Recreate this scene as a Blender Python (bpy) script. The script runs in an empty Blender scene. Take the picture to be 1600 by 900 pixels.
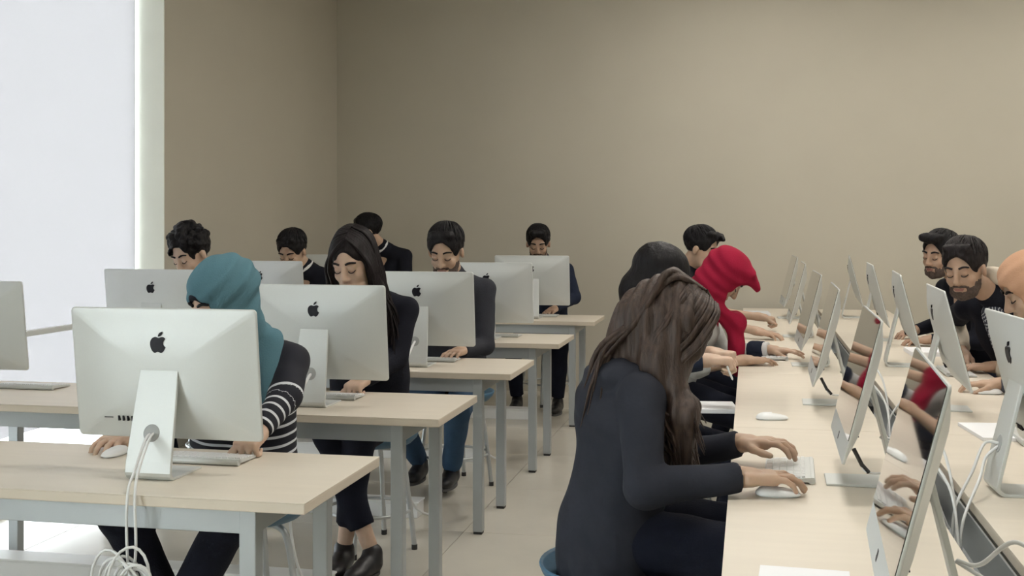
import bpy, bmesh, math, random
import numpy as np
from mathutils import Vector, Matrix

random.seed(7)
R = math.radians
SC = bpy.context.scene
COL = SC.collection

# ------------------------------------------------------------------ camera
FPX, HOR, CAM_H = 1800.0, 350.0, 1.42
TH = math.atan((1172 - 800) / FPX)
CT, ST = math.cos(TH), math.sin(TH)
cam = bpy.data.cameras.new('camera'); camo = bpy.data.objects.new('camera', cam); COL.objects.link(camo)
cam.sensor_width = 36; cam.lens = 36 * FPX / 1600; cam.shift_y = -(450 - HOR) / 1600
cam.clip_start = 0.05
camo.location = (0, 0, CAM_H); camo.rotation_euler = (math.pi / 2, 0, TH)
SC.camera = camo

# ------------------------------------------------------------------ world, exposure
w = bpy.data.worlds.new('overcast_sky'); SC.world = w; w.use_nodes = True
bg = w.node_tree.nodes['Background']; bg.inputs[0].default_value = (0.90, 0.955, 1.0, 1); bg.inputs[1].default_value = 7.5
vs = SC.view_settings
vs.view_transform = 'Standard'; vs.look = 'None'; vs.gamma = 1; vs.use_curve_mapping = False; vs.exposure = 0.12
FILL_LAMP = 25.5           # strength of the added ceiling fill panels
ADDED_BLIND = (0.123, 0.116, 0.1185)  # colour let through by the added blind, dims the sky behind it


def at(px, py, Y):
    """point of the room seen at a picture position, at depth Y along the rows"""
    t = (px - 800) / FPX
    d = Y / (t * ST + CT)
    return np.array([d * (t * CT - ST), Y, CAM_H - (py - HOR) * d / FPX])


def onz(px, py, Z):
    d = FPX * (CAM_H - Z) / (py - HOR)
    r = (px - 800) * d / FPX
    return np.array([r * CT - d * ST, r * ST + d * CT, Z])


# ------------------------------------------------------------------ materials
MATS = {}


def mat(name, col, rough=0.6, metal=0.0, var=0.0, vscale=6.0, bump=0.0, bscale=60.0, stretch=(1, 1, 1), emit=None, spec=0.5,
        transl=None, coat=0.0, sheen=0.0, sss=0.0):
    if name in MATS:
        return MATS[name]
    m = bpy.data.materials.new(name); m.use_nodes = True
    nt = m.node_tree; b = nt.nodes['Principled BSDF']
    b.inputs['Base Color'].default_value = (*col, 1)
    b.inputs['Roughness'].default_value = rough
    b.inputs['Metallic'].default_value = metal
    b.inputs['Specular IOR Level'].default_value = spec
    b.inputs['Coat Weight'].default_value = coat
    if sheen: b.inputs['Sheen Weight'].default_value = sheen
    if sss:
        b.inputs['Subsurface Weight'].default_value = sss
        b.inputs['Subsurface Radius'].default_value = (0.012, 0.005, 0.003)
        b.inputs['Subsurface Scale'].default_value = 1.0
    if emit:
        b.inputs['Emission Color'].default_value = (*emit[0], 1); b.inputs['Emission Strength'].default_value = emit[1]
    if var or bump:
        tc = nt.nodes.new('ShaderNodeTexCoord'); mp = nt.nodes.new('ShaderNodeMapping')
        mp.inputs['Scale'].default_value = stretch
        nt.links.new(tc.outputs['Object'], mp.inputs['Vector'])
    if var:
        n = nt.nodes.new('ShaderNodeTexNoise'); n.inputs['Scale'].default_value = vscale; n.inputs['Detail'].default_value = 5
        nt.links.new(mp.outputs[0], n.inputs['Vector'])
        cr = nt.nodes.new('ShaderNodeValToRGB')
        cr.color_ramp.elements[0].position = 0.3; cr.color_ramp.elements[1].position = 0.7
        cr.color_ramp.elements[0].color = (*[max(0, c * (1 - var)) for c in col], 1)
        cr.color_ramp.elements[1].color = (*[min(1, c * (1 + var)) for c in col], 1)
        nt.links.new(n.outputs['Fac'], cr.inputs['Fac']); nt.links.new(cr.outputs['Color'], b.inputs['Base Color'])
    if bump:
        n2 = nt.nodes.new('ShaderNodeTexNoise'); n2.inputs['Scale'].default_value = bscale; n2.inputs['Detail'].default_value = 4
        nt.links.new(mp.outputs[0], n2.inputs['Vector'])
        bp = nt.nodes.new('ShaderNodeBump'); bp.inputs['Strength'].default_value = bump; bp.inputs['Distance'].default_value = 0.01
        nt.links.new(n2.outputs['Fac'], bp.inputs['Height']); nt.links.new(bp.outputs[0], b.inputs['Normal'])
    MATS[name] = m
    return m


WALL = mat('greige_paint', (0.515, 0.482, 0.403), 0.75, var=0.03, vscale=1.2, bump=0.02, bscale=180)
CEIL = mat('white_ceiling_paint', (0.78, 0.76, 0.72), 0.8, var=0.02)
TILE = mat('beige_floor_tile', (0.62, 0.585, 0.51), 0.20, var=0.05, vscale=2.5, bump=0.01, bscale=30)
GROUT = mat('floor_grout', (0.36, 0.33, 0.28), 0.85, var=0.08)
LAMI = mat('cream_laminate', (0.71, 0.645, 0.55), 0.42, var=0.025, vscale=3, stretch=(1, 8, 1))
EDGE = mat('cream_edge_band', (0.66, 0.58, 0.475), 0.5, var=0.02)
STEEL = mat('grey_painted_steel', (0.40, 0.425, 0.435), 0.42, metal=0.25, var=0.03)
ALU = mat('satin_aluminium', (0.64, 0.66, 0.65), 0.5, metal=0.35, var=0.01, vscale=300)
ALUEDGE = ALU
GLASS_BLACK = mat('black_screen_glass', (0.012, 0.010, 0.010), 0.03, spec=0.75, coat=1.0)
LOGO = mat('black_gloss_emblem', (0.010, 0.010, 0.015), 0.45, spec=.2)
WHITEP = mat('white_plastic', (0.80, 0.81, 0.81), 0.35, var=0.01)
CABLE = mat('white_cable', (0.74, 0.75, 0.75), 0.4, var=0.02)
PAPER = mat('white_paper', (0.86, 0.87, 0.90), 0.7, var=0.01)
BLACKP = mat('black_plastic', (0.02, 0.02, 0.022), 0.4, var=0.05)
HOLE = mat('grey_socket_plastic', (0.36, 0.37, 0.37), 0.5, var=0.03)
BLUE = mat('blue_seat_plastic', (0.05, 0.13, 0.21), 0.5, var=0.06, vscale=40)
TUBE = mat('grey_chair_tube', (0.50, 0.52, 0.53), 0.35, metal=0.5, var=0.02)
FRAME = mat('white_window_frame', (0.80, 0.82, 0.80), 0.4, var=0.01)
REVEAL = mat('pale_plaster', (0.84, 0.86, 0.76), 0.7, var=0.02)
RUBBER = mat('black_rubber', (0.03, 0.03, 0.03), 0.7, var=0.05)


def glass_mat():
    m = bpy.data.materials.new('clear_glass'); m.use_nodes = True
    nt = m.node_tree; b = nt.nodes['Principled BSDF']
    b.inputs['Transmission Weight'].default_value = 1; b.inputs['Roughness'].default_value = 0; b.inputs['IOR'].default_value = 1.02
    b.inputs['Base Color'].default_value = (0.96, 0.99, 0.97, 1)
    return m


def added_blind_mat():
    m = bpy.data.materials.new('added_white_blind_fabric'); m.use_nodes = True
    nt = m.node_tree; nt.nodes.remove(nt.nodes['Principled BSDF'])
    out = nt.nodes['Material Output']
    t = nt.nodes.new('ShaderNodeBsdfTranslucent'); d = nt.nodes.new('ShaderNodeBsdfDiffuse'); a = nt.nodes.new('ShaderNodeAddShader')
    n = nt.nodes.new('ShaderNodeTexNoise'); n.inputs['Scale'].default_value = 1.3
    cr = nt.nodes.new('ShaderNodeValToRGB')
    cr.color_ramp.elements[0].color = (*[c * 0.975 for c in ADDED_BLIND], 1); cr.color_ramp.elements[1].color = (*ADDED_BLIND, 1)
    tc = nt.nodes.new('ShaderNodeTexCoord'); nt.links.new(tc.outputs['Object'], n.inputs['Vector'])
    nt.links.new(n.outputs['Fac'], cr.inputs['Fac']); nt.links.new(cr.outputs[0], t.inputs['Color'])
    d.inputs['Color'].default_value = (0.12, 0.12, 0.12, 1)
    nt.links.new(t.outputs[0], a.inputs[0]); nt.links.new(d.outputs[0], a.inputs[1]); nt.links.new(a.outputs[0], out.inputs['Surface'])
    return m


# ------------------------------------------------------------------ mesh helpers
class MB:
    def __init__(self): self.v = []; self.f = []; self.sm = []

    def add(self, vs, fs, smooth=False):
        o = len(self.v); self.v += [tuple(map(float, p)) for p in vs]
        for q in fs: self.f.append(tuple(o + i for i in q)); self.sm.append(smooth)
        return self

    def box(self, x0, x1, y0, y1, z0, z1, bev=0.0, M=None):
        bm = bmesh.new(); bmesh.ops.create_cube(bm, size=1)
        for v in bm.verts:
            v.co = ((x0 + x1) / 2 + v.co.x * (x1 - x0), (y0 + y1) / 2 + v.co.y * (y1 - y0), (z0 + z1) / 2 + v.co.z * (z1 - z0))
        if bev: bmesh.ops.bevel(bm, geom=list(bm.edges), offset=bev, segments=2, profile=0.5, affect='EDGES')
        return self.bm(bm, M)

    def bm(self, bm, M=None, smooth=False):
        if M is not None: bmesh.ops.transform(bm, matrix=M, verts=bm.verts)
        bm.verts.index_update()
        self.add([v.co[:] for v in bm.verts], [[v.index for v in f.verts] for f in bm.faces], smooth)
        bm.free(); return self

    def tube(self, pts, r, n=8, cap=True, flat=1.0):
        P = [np.array(p, float) for p in pts]; k = len(P)
        rs = r if hasattr(r, '__len__') else [r] * k
        vs, fs = [], []
        up = None
        for i in range(k):
            t = P[min(i + 1, k - 1)] - P[max(i - 1, 0)]; t = t / (np.linalg.norm(t) + 1e-9)
            if up is None:
                a = np.array([0, 0, 1.0]) if abs(t[2]) < 0.9 else np.array([1.0, 0, 0])
                up = np.cross(t, a); up /= np.linalg.norm(up)
            up = up - t * np.dot(up, t); up /= (np.linalg.norm(up) + 1e-9); sd = np.cross(t, up)
            for j in range(n):
                a = 2 * math.pi * j / n
                vs.append(P[i] + rs[i] * (math.cos(a) * up * flat + math.sin(a) * sd))
        for i in range(k - 1):
            for j in range(n):
                fs.append((i * n + j, i * n + (j + 1) % n, (i + 1) * n + (j + 1) % n, (i + 1) * n + j))
        self.add(vs, fs, True)
        if cap:
            self.add([vs[j] for j in range(n)][::-1], [tuple(range(n))]); self.add([vs[(k - 1) * n + j] for j in range(n)], [tuple(range(n))])
        return self

    def lathe(self, prof, n=32, c=(0, 0, 0)):
        vs, fs = [], []; k = len(prof)
        for (r, z) in prof:
            for j in range(n):
                a = 2 * math.pi * j / n; vs.append((c[0] + r * math.cos(a), c[1] + r * math.sin(a), c[2] + z))
        for i in range(k - 1):
            for j in range(n):
                fs.append((i * n + j, i * n + (j + 1) % n, (i + 1) * n + (j + 1) % n, (i + 1) * n + j))
        return self.add(vs, fs, True)

    def prism(self, pts2, y0, y1, ax='y'):
        n = len(pts2)
        f = {'y': lambda a, b, t: (a, t, b), 'z': lambda a, b, t: (a, b, t), 'x': lambda a, b, t: (t, a, b)}[ax]
        vs = [f(a, b, y0) for a, b in pts2] + [f(a, b, y1) for a, b in pts2]
        fs = [tuple(range(n))[::-1], tuple(range(n, 2 * n))] + [(i, (i + 1) % n, n + (i + 1) % n, n + i) for i in range(n)]
        return self.add(vs, fs)

    def build(self, name, m, parent=None):
        me = bpy.data.meshes.new(name); me.from_pydata(self.v, [], self.f)
        me.polygons.foreach_set('use_smooth', self.sm)
        me.materials.append(m); me.update()
        bm = bmesh.new(); bm.from_mesh(me); bmesh.ops.recalc_face_normals(bm, faces=bm.faces); bm.to_mesh(me); bm.free()
        return link(name, me, parent)


def link(name, me, parent=None):
    o = bpy.data.objects.new(name, me); COL.objects.link(o)
    if parent is not None: o.parent = parent
    return o


def tag(o, label=None, cat=None, group=None, kind=None):
    if label: o['label'] = label
    if cat: o['category'] = cat
    if group: o['group'] = group
    if kind: o['kind'] = kind
    return o


def empty(name, loc, rz=0.0, label=None, cat=None, group=None):
    o = bpy.data.objects.new(name, None); COL.objects.link(o)
    o.location = tuple(map(float, loc)); o.rotation_euler = (0, 0, rz); o.empty_display_size = 0.1
    return tag(o, label, cat, group)


def copy_tree(o, parent=None):
    c = o.copy(); COL.objects.link(c); c.parent = parent
    for ch in list(o.children): copy_tree(ch, c)
    return c


def smooth_path(pts, n=8):
    P = [np.array(p, float) for p in pts]; P = [2 * P[0] - P[1]] + P + [2 * P[-1] - P[-2]]
    out = []
    for i in range(1, len(P) - 2):
        for j in range(n):
            t = j / n; a, b, c, d = P[i - 1:i + 3]
            out.append(0.5 * ((2 * b) + (c - a) * t + (2 * a - 5 * b + 4 * c - d) * t * t + (-a + 3 * b - 3 * c + d) * t ** 3))
    out.append(P[-2]); return out


# ------------------------------------------------------------------ room shell
XL, XR, YB, YF, ZC = -3.56, 4.2, 9.62, -3.2, 3.6
fl = MB().box(XL - .3, XR + .2, YF - .2, YB + .2, -0.12, -0.006).build('floor', GROUT); tag(fl, 'beige glossy tiled floor of the room', kind='structure')
TS = 0.9
tb = MB().box(.0015, TS - .0015, .0015, TS - .0015, -0.006, 0.0, bev=0.0008)
tile0 = None
x = -1.295 - 3 * TS
ys0 = 5.165 - 10 * TS
for i in range(10):
    for j in range(16):
        X0, Y0 = -1.295 - 3 * TS + i * TS, ys0 + j * TS
        if X0 > XR or Y0 > YB: continue
        if tile0 is None:
            tile0 = tb.build('tile', TILE, fl); o = tile0
        else:
            o = tile0.copy(); COL.objects.link(o)
        o.location = (X0, Y0, 0)
# left wall: window in view, plus an unseen one added for daylight
WIN = [(2.75, 6.57), (-2.3, 0.55)]
WZ0, WZ1 = 0.04, 3.25
wl = MB()
wl.box(XL - .27, XL, 6.57, YB, 0, ZC); wl.box(XL - .27, XL, 0.55, 2.75, 0, ZC); wl.box(XL - .27, XL, YF, -2.3, 0, ZC)
for a, b in WIN:
    wl.box(XL - .27, XL, a, b, WZ1, ZC); wl.box(XL - .27, XL, a, b, 0, WZ0)
tag(wl.build('wall_left', WALL), 'greige painted side wall beside the bright window', kind='structure')
tag(MB().box(XL - .27, XR + .2, YB, YB + .2, 0, ZC).build('wall_back', WALL), 'plain greige painted wall at the far end', kind='structure')
tag(MB().box(XR, XR + .2, YF, YB, 0, ZC).build('wall_right', WALL), 'greige painted wall on the right', kind='structure')
tag(MB().box(XL - .27, XR + .2, YF - .2, YF, 0, ZC).build('wall_rear', WALL), 'greige painted wall behind the camera', kind='structure')
tag(MB().box(XL - .3, XR + .2, YF - .2, YB + .2, ZC, ZC + .1).build('ceiling', CEIL), 'white painted ceiling', kind='structure')
GL, BL = glass_mat(), added_blind_mat()
for n, (a, b) in enumerate(WIN):
    wn = empty('window_%d' % (n + 1), (XL - .2, (a + b) / 2, WZ0)); tag(wn, 'tall bright white window in the left wall' if n == 0 else 'tall unseen window added behind the camera for daylight', kind='structure')
    hw = (b - a) / 2; h = WZ1 - WZ0
    # plaster reveals
    for s in (-1, 1):
        MB().box(-.05, .198, s * hw - (.006 if s > 0 else 0), s * hw + (0 if s > 0 else .006), 0, h).build('reveal', REVEAL, wn)
    MB().box(-.05, .198, -hw, hw, h - .006, h).build('reveal', REVEAL, wn)
    f = MB(); t = .012
    for s in (-1, 1): f.box(-.06, -.005, s * (hw - .006) - (t if s > 0 else 0), s * (hw - .006) + (0 if s > 0 else t), 0, h)
    f.box(-.06, -.005, -hw, hw, 0, .05); f.box(-.06, -.005, -hw, hw, h - .06, h)
    nb = 2
    for k in range(1, nb): y = -hw + 2 * hw * k / nb; f.box(-.06, -.005, y - .025, y + .025, 0, h)
    f.build('window_frame', FRAME, wn)
    for k in range(nb):
        y0 = -hw + 2 * hw * k / nb + .025; y1 = -hw + 2 * hw * (k + 1) / nb - .025
        MB().box(-.035, -.029, y0, y1, .05, h - .06).build('pane', GL, wn)
    if n == 0:  # added blind dims the sky; open at the bottom to light the floor
        bl = MB()
        N = 60
        vs = []; 
        for i in range(N + 1):
            y = -hw + .03 + (2 * hw - .055) * i / N; dx = .002 * math.sin(i * .9)
            vs += [(.012 + dx, y, .28), (.012 + dx, y, h - .08)]
        bl.add(vs, [(2 * i, 2 * i + 2, 2 * i + 3, 2 * i + 1) for i in range(N)], True)
        bl.build('added_roller_blind', BL, wn)
        MB().tube([(.02, -hw + .01, h - .05), (.02, hw - .01, h - .05)], .03, 12).build('added_blind_roll', FRAME, wn)
    MB().box(.09, .125, -hw + .006, hw - .006,   .80, .83, bev=.004).build('guard_rail', FRAME, wn)
# unseen ceiling panels above the frame, added to brighten the room
FILL_LAMPM = mat('added_lit_diffuser', (0.9, 0.9, 0.88), 0.5, emit=((1.0, 0.955, 0.88), FILL_LAMP))
k = 0
LX = {.0: 'left bench', 2.6: 'space right of the benches'}; LY = {2.9: 'near', 5.4: 'middle', 7.9: 'far'}
for X in LX:
    for Y in LY:
        l = empty('added_ceiling_light', (X, Y, ZC - .06), 0, 'added square ceiling fill panel above the %s, %s one of three' % (LX[X], LY[Y]), 'added ceiling light', 'added ceiling fill panels')
        MB().box(-.31, .31, -.31, .31, .02, .06, bev=.004).build('fill_housing', FRAME, l)
        MB().box(-.29, .29, -.29, .29, .008, .02).build('fill_diffuser', FILL_LAMPM, l)

# ------------------------------------------------------------------ furniture
TZ = 0.74
ROWS = [2.64, 3.87, 5.10, 6.44, 7.95]
DX0, DX1, DD = -3.24, -1.06, 0.58
NTH = ['front', 'second', 'third', 'fourth', 'last']


def desk(name, x0, x1, y0, y1, label, group, inset_x=.16, legw=.045, aprons='xy'):
    cx, cy = (x0 + x1) / 2, (y0 + y1) / 2; hx, hy = (x1 - x0) / 2, (y1 - y0) / 2
    d = empty(name, (cx, cy, 0), 0, label, 'desk', group)
    top = MB().box(-hx, hx, -hy, hy, TZ - .002, TZ, bev=.0008).build('tabletop', LAMI, d)
    MB().box(-hx, hx, -hy, hy, TZ - .028, TZ - .002, bev=.003).build('edge_band', EDGE, top)
    zt = TZ - .028; ah = .062
    lx, ly = hx - inset_x, hy - .045
    for sy in (-1, 1):
        MB().box(-lx, lx, sy * ly - .018, sy * ly + .018, zt - ah, zt, bev=.002).build('apron', STEEL, d)
    for sx in (-1, 1):
        MB().box(sx * lx - .02, sx * lx + .02, -ly, ly, zt - ah, zt - .001, bev=.002).build('end_rail', STEEL, d)
        for sy in (-1, 1):
            g = MB().box(sx * lx - legw / 2, sx * lx + legw / 2, sy * ly - legw / 2, sy * ly + legw / 2, .012, zt, bev=.003).build('leg', STEEL, d)
            MB().box(sx * lx - .02, sx * lx + .02, sy * ly - .02, sy * ly + .02, 0, .012, bev=.002).build('foot_glide', RUBBER, g)
    return d


dlab = ['long cream desk nearest the window side camera, with coiled cable hanging below',
        'long cream desk in second row, under the long-haired woman in black',
        'long cream desk in third row, before the man in grey jacket',
        'long cream desk in fourth row, between third desk and the rear desk',
        'long cream desk in rearmost row by the back wall']
for i, y in enumerate(ROWS):
    desk('desk', DX0, DX1, y, y + DD, dlab[i], 'cream desks in rows')
BX0, BX1, CX0, CX1 = -.054, .432, .532, 1.06
YS = [1.0, 3.93, 5.39, 6.85, 8.31, 9.5]
bl = ['nearest at the bottom right, under the grey-hooded girl\'s hands', 'just past the seam, with the loose mouse on it', 'before the woman in red headscarf',
      'before the short-haired man with bare forearms', 'at the far end by the back wall']
br = ['nearest, at the right picture edge', 'before the woman in beige headscarf', 'before the man in black jacket and cream hood', 'before the man with spiky hair', 'at the far end by the back wall']
for i in range(5):
    desk('bench_desk', BX0, BX1, YS[i] + .0015, YS[i + 1] - .0015, 'cream left bench desk ' + bl[i], 'left bench desks', inset_x=.06)
    desk('bench_desk', CX0, CX1, YS[i] + .0015, YS[i + 1] - .0015, 'cream right bench desk ' + br[i], 'right bench desks', inset_x=.06)
# steel cable tray hung in the slot between the two bench rows
tr = empty('cable_tray', ((BX1 + CX0) / 2, 5.2, 0), 0, 'grey steel cable tray in slot between bench desks', 'cable tray')
MB().box(-.045, .045, -4.1, 4.2, .60, .604).build('tray_floor', STEEL, tr)
for s in (-1, 1): MB().box(s * .047 - .002, s * .047 + .002, -4.1, 4.2, .60, .705).build('tray_side', STEEL, tr)
for y in np.arange(-3.6, 4.2, .9):
    MB().box(-.03, .03, y - .12, y + .12, .604, .65, bev=.004).build('power_socket', BLACKP, tr)
# white cable ducts on the floor
for i, y in enumerate(ROWS[1:]):
    yy = y + .30
    d = empty('floor_duct', (-2.4, yy, 0), 0, 'low white cable duct on the floor under the %s desk' % NTH[i + 1], 'cable duct', 'white floor ducts')
    MB().box(-.85, .83, -.055, .055, 0, .07, bev=.004).build('duct_body', WHITEP, d)
    MB().box(-.855, .835, -.06, .06, .07, .078, bev=.002).build('duct_lid', WHITEP, d)

# ------------------------------------------------------------------ computers
CW, CHH = .548, .362


def rrect(hx, hz, r, n=6):
    out = []
    for cx, cz, a0 in ((hx - r, hz - r, 0), (-hx + r, hz - r, 90), (-hx + r, -hz + r, 180), (hx - r, -hz + r, 270)):
        for k in range(n + 1):
            a = R(a0 + 90 * k / n); out.append((cx + r * math.cos(a), cz + r * math.sin(a)))
    return out


def apple_outline():
    def bz(p0, p1, p2, p3, n=10): return [tuple(((1 - t) ** 3 * np.array(p0) + 3 * (1 - t) ** 2 * t * np.array(p1) + 3 * (1 - t) * t * t * np.array(p2) + t ** 3 * np.array(p3))) for t in np.arange(n) / n]
    body = bz((0, .62), (.18, .62), (.38, .78), (.60, .72)) + bz((.60, .72), (.74, .69), (.85, .60), (.92, .50)) + bz((.92, .50), (.55, .28), (.55, -.30), (.98, -.45))
    body += bz((.98, -.45), (.85, -.82), (.62, -1.15), (.40, -1.15)) + bz((.40, -1.15), (.24, -1.15), (.18, -1.03), (0, -1.03)) + bz((0, -1.03), (-.18, -1.03), (-.25, -1.15), (-.42, -1.15))
    body += bz((-.42, -1.15), (-.72, -1.12), (-1.05, -.50), (-1.0, .02)) + bz((-1.0, .02), (-.96, .50), (-.65, .74), (-.38, .72)) + bz((-.38, .72), (-.22, .71), (-.12, .62), (0, .62))
    leaf = bz((.02, .80), (0, 1.08), (.20, 1.30), (.46, 1.34)) + bz((.46, 1.34), (.50, 1.06), (.28, .80), (.02, .80))
    return body, leaf


def make_computer(tilt, ports=True):
    c = empty('all_in_one_computer', (0, 0, 0))
    # stand: foot plate and neck, bent from one sheet
    st = MB()
    hw0, hw1 = .066, .056
    prof = [(.088, .003), (-.06, .003)] + [(-.06 - .024 * math.sin(R(a)), .027 - .024 * math.cos(R(a))) for a in (20, 40, 60, 75)] + [(-.078, .05), (-.022, .285)]
    vs, fs = [], []
    n = len(prof)
    for i, (y, z) in enumerate(prof):
        p0 = np.array(prof[max(i - 1, 0)]); p1 = np.array(prof[min(i + 1, n - 1)]); t = (p1 - p0) / np.linalg.norm(p1 - p0); nn = np.array([t[1], -t[0]]) * .005
        hw = hw0 if z < .05 else hw0 + (hw1 - hw0) * (z - .05) / .235
        for s in (-1, 1):
            for q in (-1, 1):
                vs.append((s * hw, y + nn[0] * q * (1 if i else .6), max(0, z + nn[1] * q * (1 if i else .6))))
    for i in range(n - 1):
        a = 4 * i; b = a + 4
        fs += [(a, a + 1, b + 1, b), (a + 2, b + 2, b + 3, a + 3), (a + 1, a + 3, b + 3, b + 1), (a, b, b + 2, a + 2)]
    fs += [(0, 2, 3, 1), (4 * n - 4, 4 * n - 3, 4 * n - 1, 4 * n - 2)]
    st.add(vs, fs)
    sto = st.build('stand', ALU, c)
    bv = sto.modifiers.new('bevel', 'BEVEL'); bv.width = .002; bv.segments = 2
    # cable opening in the neck
    ang = math.atan2(.056, .235)
    M = Matrix.Translation((0, -.0605, .122)) @ Matrix.Rotation(-ang, 4, 'X') @ Matrix.Rotation(math.pi / 2, 4, 'X')
    h = MB(); h.lathe([(0, .0065), (.021, .0065), (.0235, .0058), (.0235, -.002)], 28)
    h.v = [tuple((M @ Vector(p))[:]) for p in h.v]
    h.build('cable_opening', HOLE, sto)
    # panel
    pv = empty('display_panel', (0, .012, .272)); pv.parent = c
    Mt = Matrix.Rotation(R(tilt), 4, 'X') @ Matrix.Translation((0, 0, 0))

    def put(mb, name, m, par):
        mb.v = [tuple((Matrix.Translation((0, .012, .272)) @ Mt @ Vector(p))[:]) for p in mb.v]
        return mb.build(name, m, par)
    COL.objects.unlink(pv); bpy.data.objects.remove(pv)
    sh = MB(); base = rrect(CW / 2, CHH / 2, .012)
    rings = [(1.0, .003), (1.0, -.002)] + [(q, None) for q in (.99, .975, .95, .915, .87, .81, .74, .66, .57, .47, .36, .24, .12)]

    def back(x, z):
        u, v = min(1, abs(x) / (CW / 2)), min(1, abs(z) / (CHH / 2))
        return -(.003 + .034 * ((1 - u ** 4) * (1 - v ** 4)))
    nb = len(base); vs = []
    for q, y in rings:
        for (a, b) in base:
            m_ = max(0, (1 - q)) ** .8
            th = math.atan2(b / CHH, a / CW); ex, ez = CW / 2 * math.cos(th) * 1.12, CHH / 2 * math.sin(th) * 1.12
            x_, z_ = (a * (1 - m_) + ex * m_) * q, (b * (1 - m_) + ez * m_) * q
            vs.append((x_, y if y is not None else back(x_, z_), z_))
    fs = [(i * nb + j, i * nb + (j + 1) % nb, (i + 1) * nb + (j + 1) % nb, (i + 1) * nb + j) for i in range(len(rings) - 1) for j in range(nb)]
    sh.add(vs, fs, True)
    L = (len(rings) - 1) * nb
    sh.add([vs[L + j] for j in range(nb)], [tuple(range(nb))], True)
    sh.add([vs[j] for j in range(nb)], [tuple(range(nb))])
    shell = put(sh, 'display_shell', ALU, c)
    g = MB()
    z0, z1 = -CHH / 2 + .058, CHH / 2 - .0025
    gp = [(a, b) for a, b in rrect(CW / 2 - .0025, (z1 - z0) / 2, .008, 3)]
    g.prism([(a, b + (z0 + z1) / 2) for a, b in gp], .003, .0045)
    put(g, 'screen', GLASS_BLACK, c)
    body, leaf = apple_outline()
    s = .0225; zc = .092
    lg = MB()

    for outl in (body, leaf):
        # seen from behind the mirror of x gives the bite on the right
        pts = [(a * s, zc + b * s) for a, b in outl]; m0 = len(lg.v); lg.prism(pts, 0, 1)
        lg.v[m0:] = [(p[0], back(p[0], p[2]) - (.0006 if p[1] == 0 else -.004), p[2]) for p in lg.v[m0:]]
    lgo = put(lg, 'logo', LOGO, c)
    fm = MB().prism([(a * .011, -CHH / 2 + .028 + b * .011) for a, b in body], .003, .0034)
    put(fm, 'front_logo', LOGO, c)
    if ports:
        for i in range(4):
            p = MB().box(-.136 + i * .0135, -.1315 + i * .0135, back(-.12 + i * .0135, -.121) - .0006, -.012, -.128, -.114); put(p, 'port', LOGO, c)
        p = MB().box(-.178, -.152, back(-.16, -.12) - .001, -.010, -.1205, -.1185); put(p, 'card_slot', LOGO, c)
    return c


proto7 = make_computer(7.0); proto14 = make_computer(14.5)
used = {7: False, 14: False}


def computer(x, y, rz, label, group, tl=7):
    p = proto7 if tl == 7 else proto14
    if not used[tl]: c = p; used[tl] = True
    else: c = copy_tree(p)
    c.location = (x, y, TZ); c.rotation_euler = (0, 0, rz); tag(c, label, 'computer', group)
    return c


cl = ['nearest silver all-in-one computer, its back to us, before the teal headscarf', 'silver all-in-one computer on second desk, before the long-haired woman',
      'silver all-in-one computer on third desk, before the bearded man in grey jacket', 'silver all-in-one computer on fourth desk, partly behind grey jacket sleeve',
      'silver all-in-one computer on the rearmost desk at its right end']
CXS = [-1.56, -1.60, -1.562, -1.528, -1.545]
for i, y in enumerate(ROWS):
    computer(CXS[i], y + .235, R(random.uniform(-1, 1)), cl[i], 'computers on the row desks')
ll = ['silver all-in-one computer cut by the left picture edge', 'white-washed silver computer by the window, before the curly-haired man',
      'silver computer on fourth desk left, before the man in dark top and white collar', 'silver computer on rearmost desk at its left end, half hidden by long hair']
LXS = [-3.11, -2.95, -2.965, -3.0]
for i, y in enumerate(ROWS[1:]):
    computer(LXS[i], y + .235, R(random.uniform(-1, 1)), ll[i], 'computers on the row desks')
nl = ['large dark-screened computer nearest on left bench row, reflecting a keyboard', 'dark-screened computer in front of the grey-hooded girl',
      'computer seen edge-on, third from the camera on left bench row', 'computer seen edge-on before the red headscarf, fourth on left bench row',
      'computer seen edge-on, fifth from the camera on left bench row', 'farthest computer on the left bench row, by the back wall']
NY = [2.02, 3.16, 4.52, 5.72, 7.16, 8.56]
for i, y in enumerate(NY):
    computer(.283 - (.02 if i == 0 else 0), y, R(90) + R([-3, -1, -1, 1, 0, 2][i]), nl[i], 'computers on the left bench row', 14)
rl = ['computer back cut by the right picture edge, nearest on right bench row', 'computer back with dark logo before the black jacketed man, second on right bench row',
      'computer back third from the camera on right bench row', 'computer back fourth from the camera on right bench row', 'farthest computer on the right bench row']
RY = [3.12, 4.47, 5.79, 7.04, 8.70]; RX = [.685, .70, .72, .72, .74]
for i, y in enumerate(RY):
    computer(RX[i], y, R(-90) + R([3, -2, -3, -2, -4][i]), rl[i], 'computers on the right bench row', 14)


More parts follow.
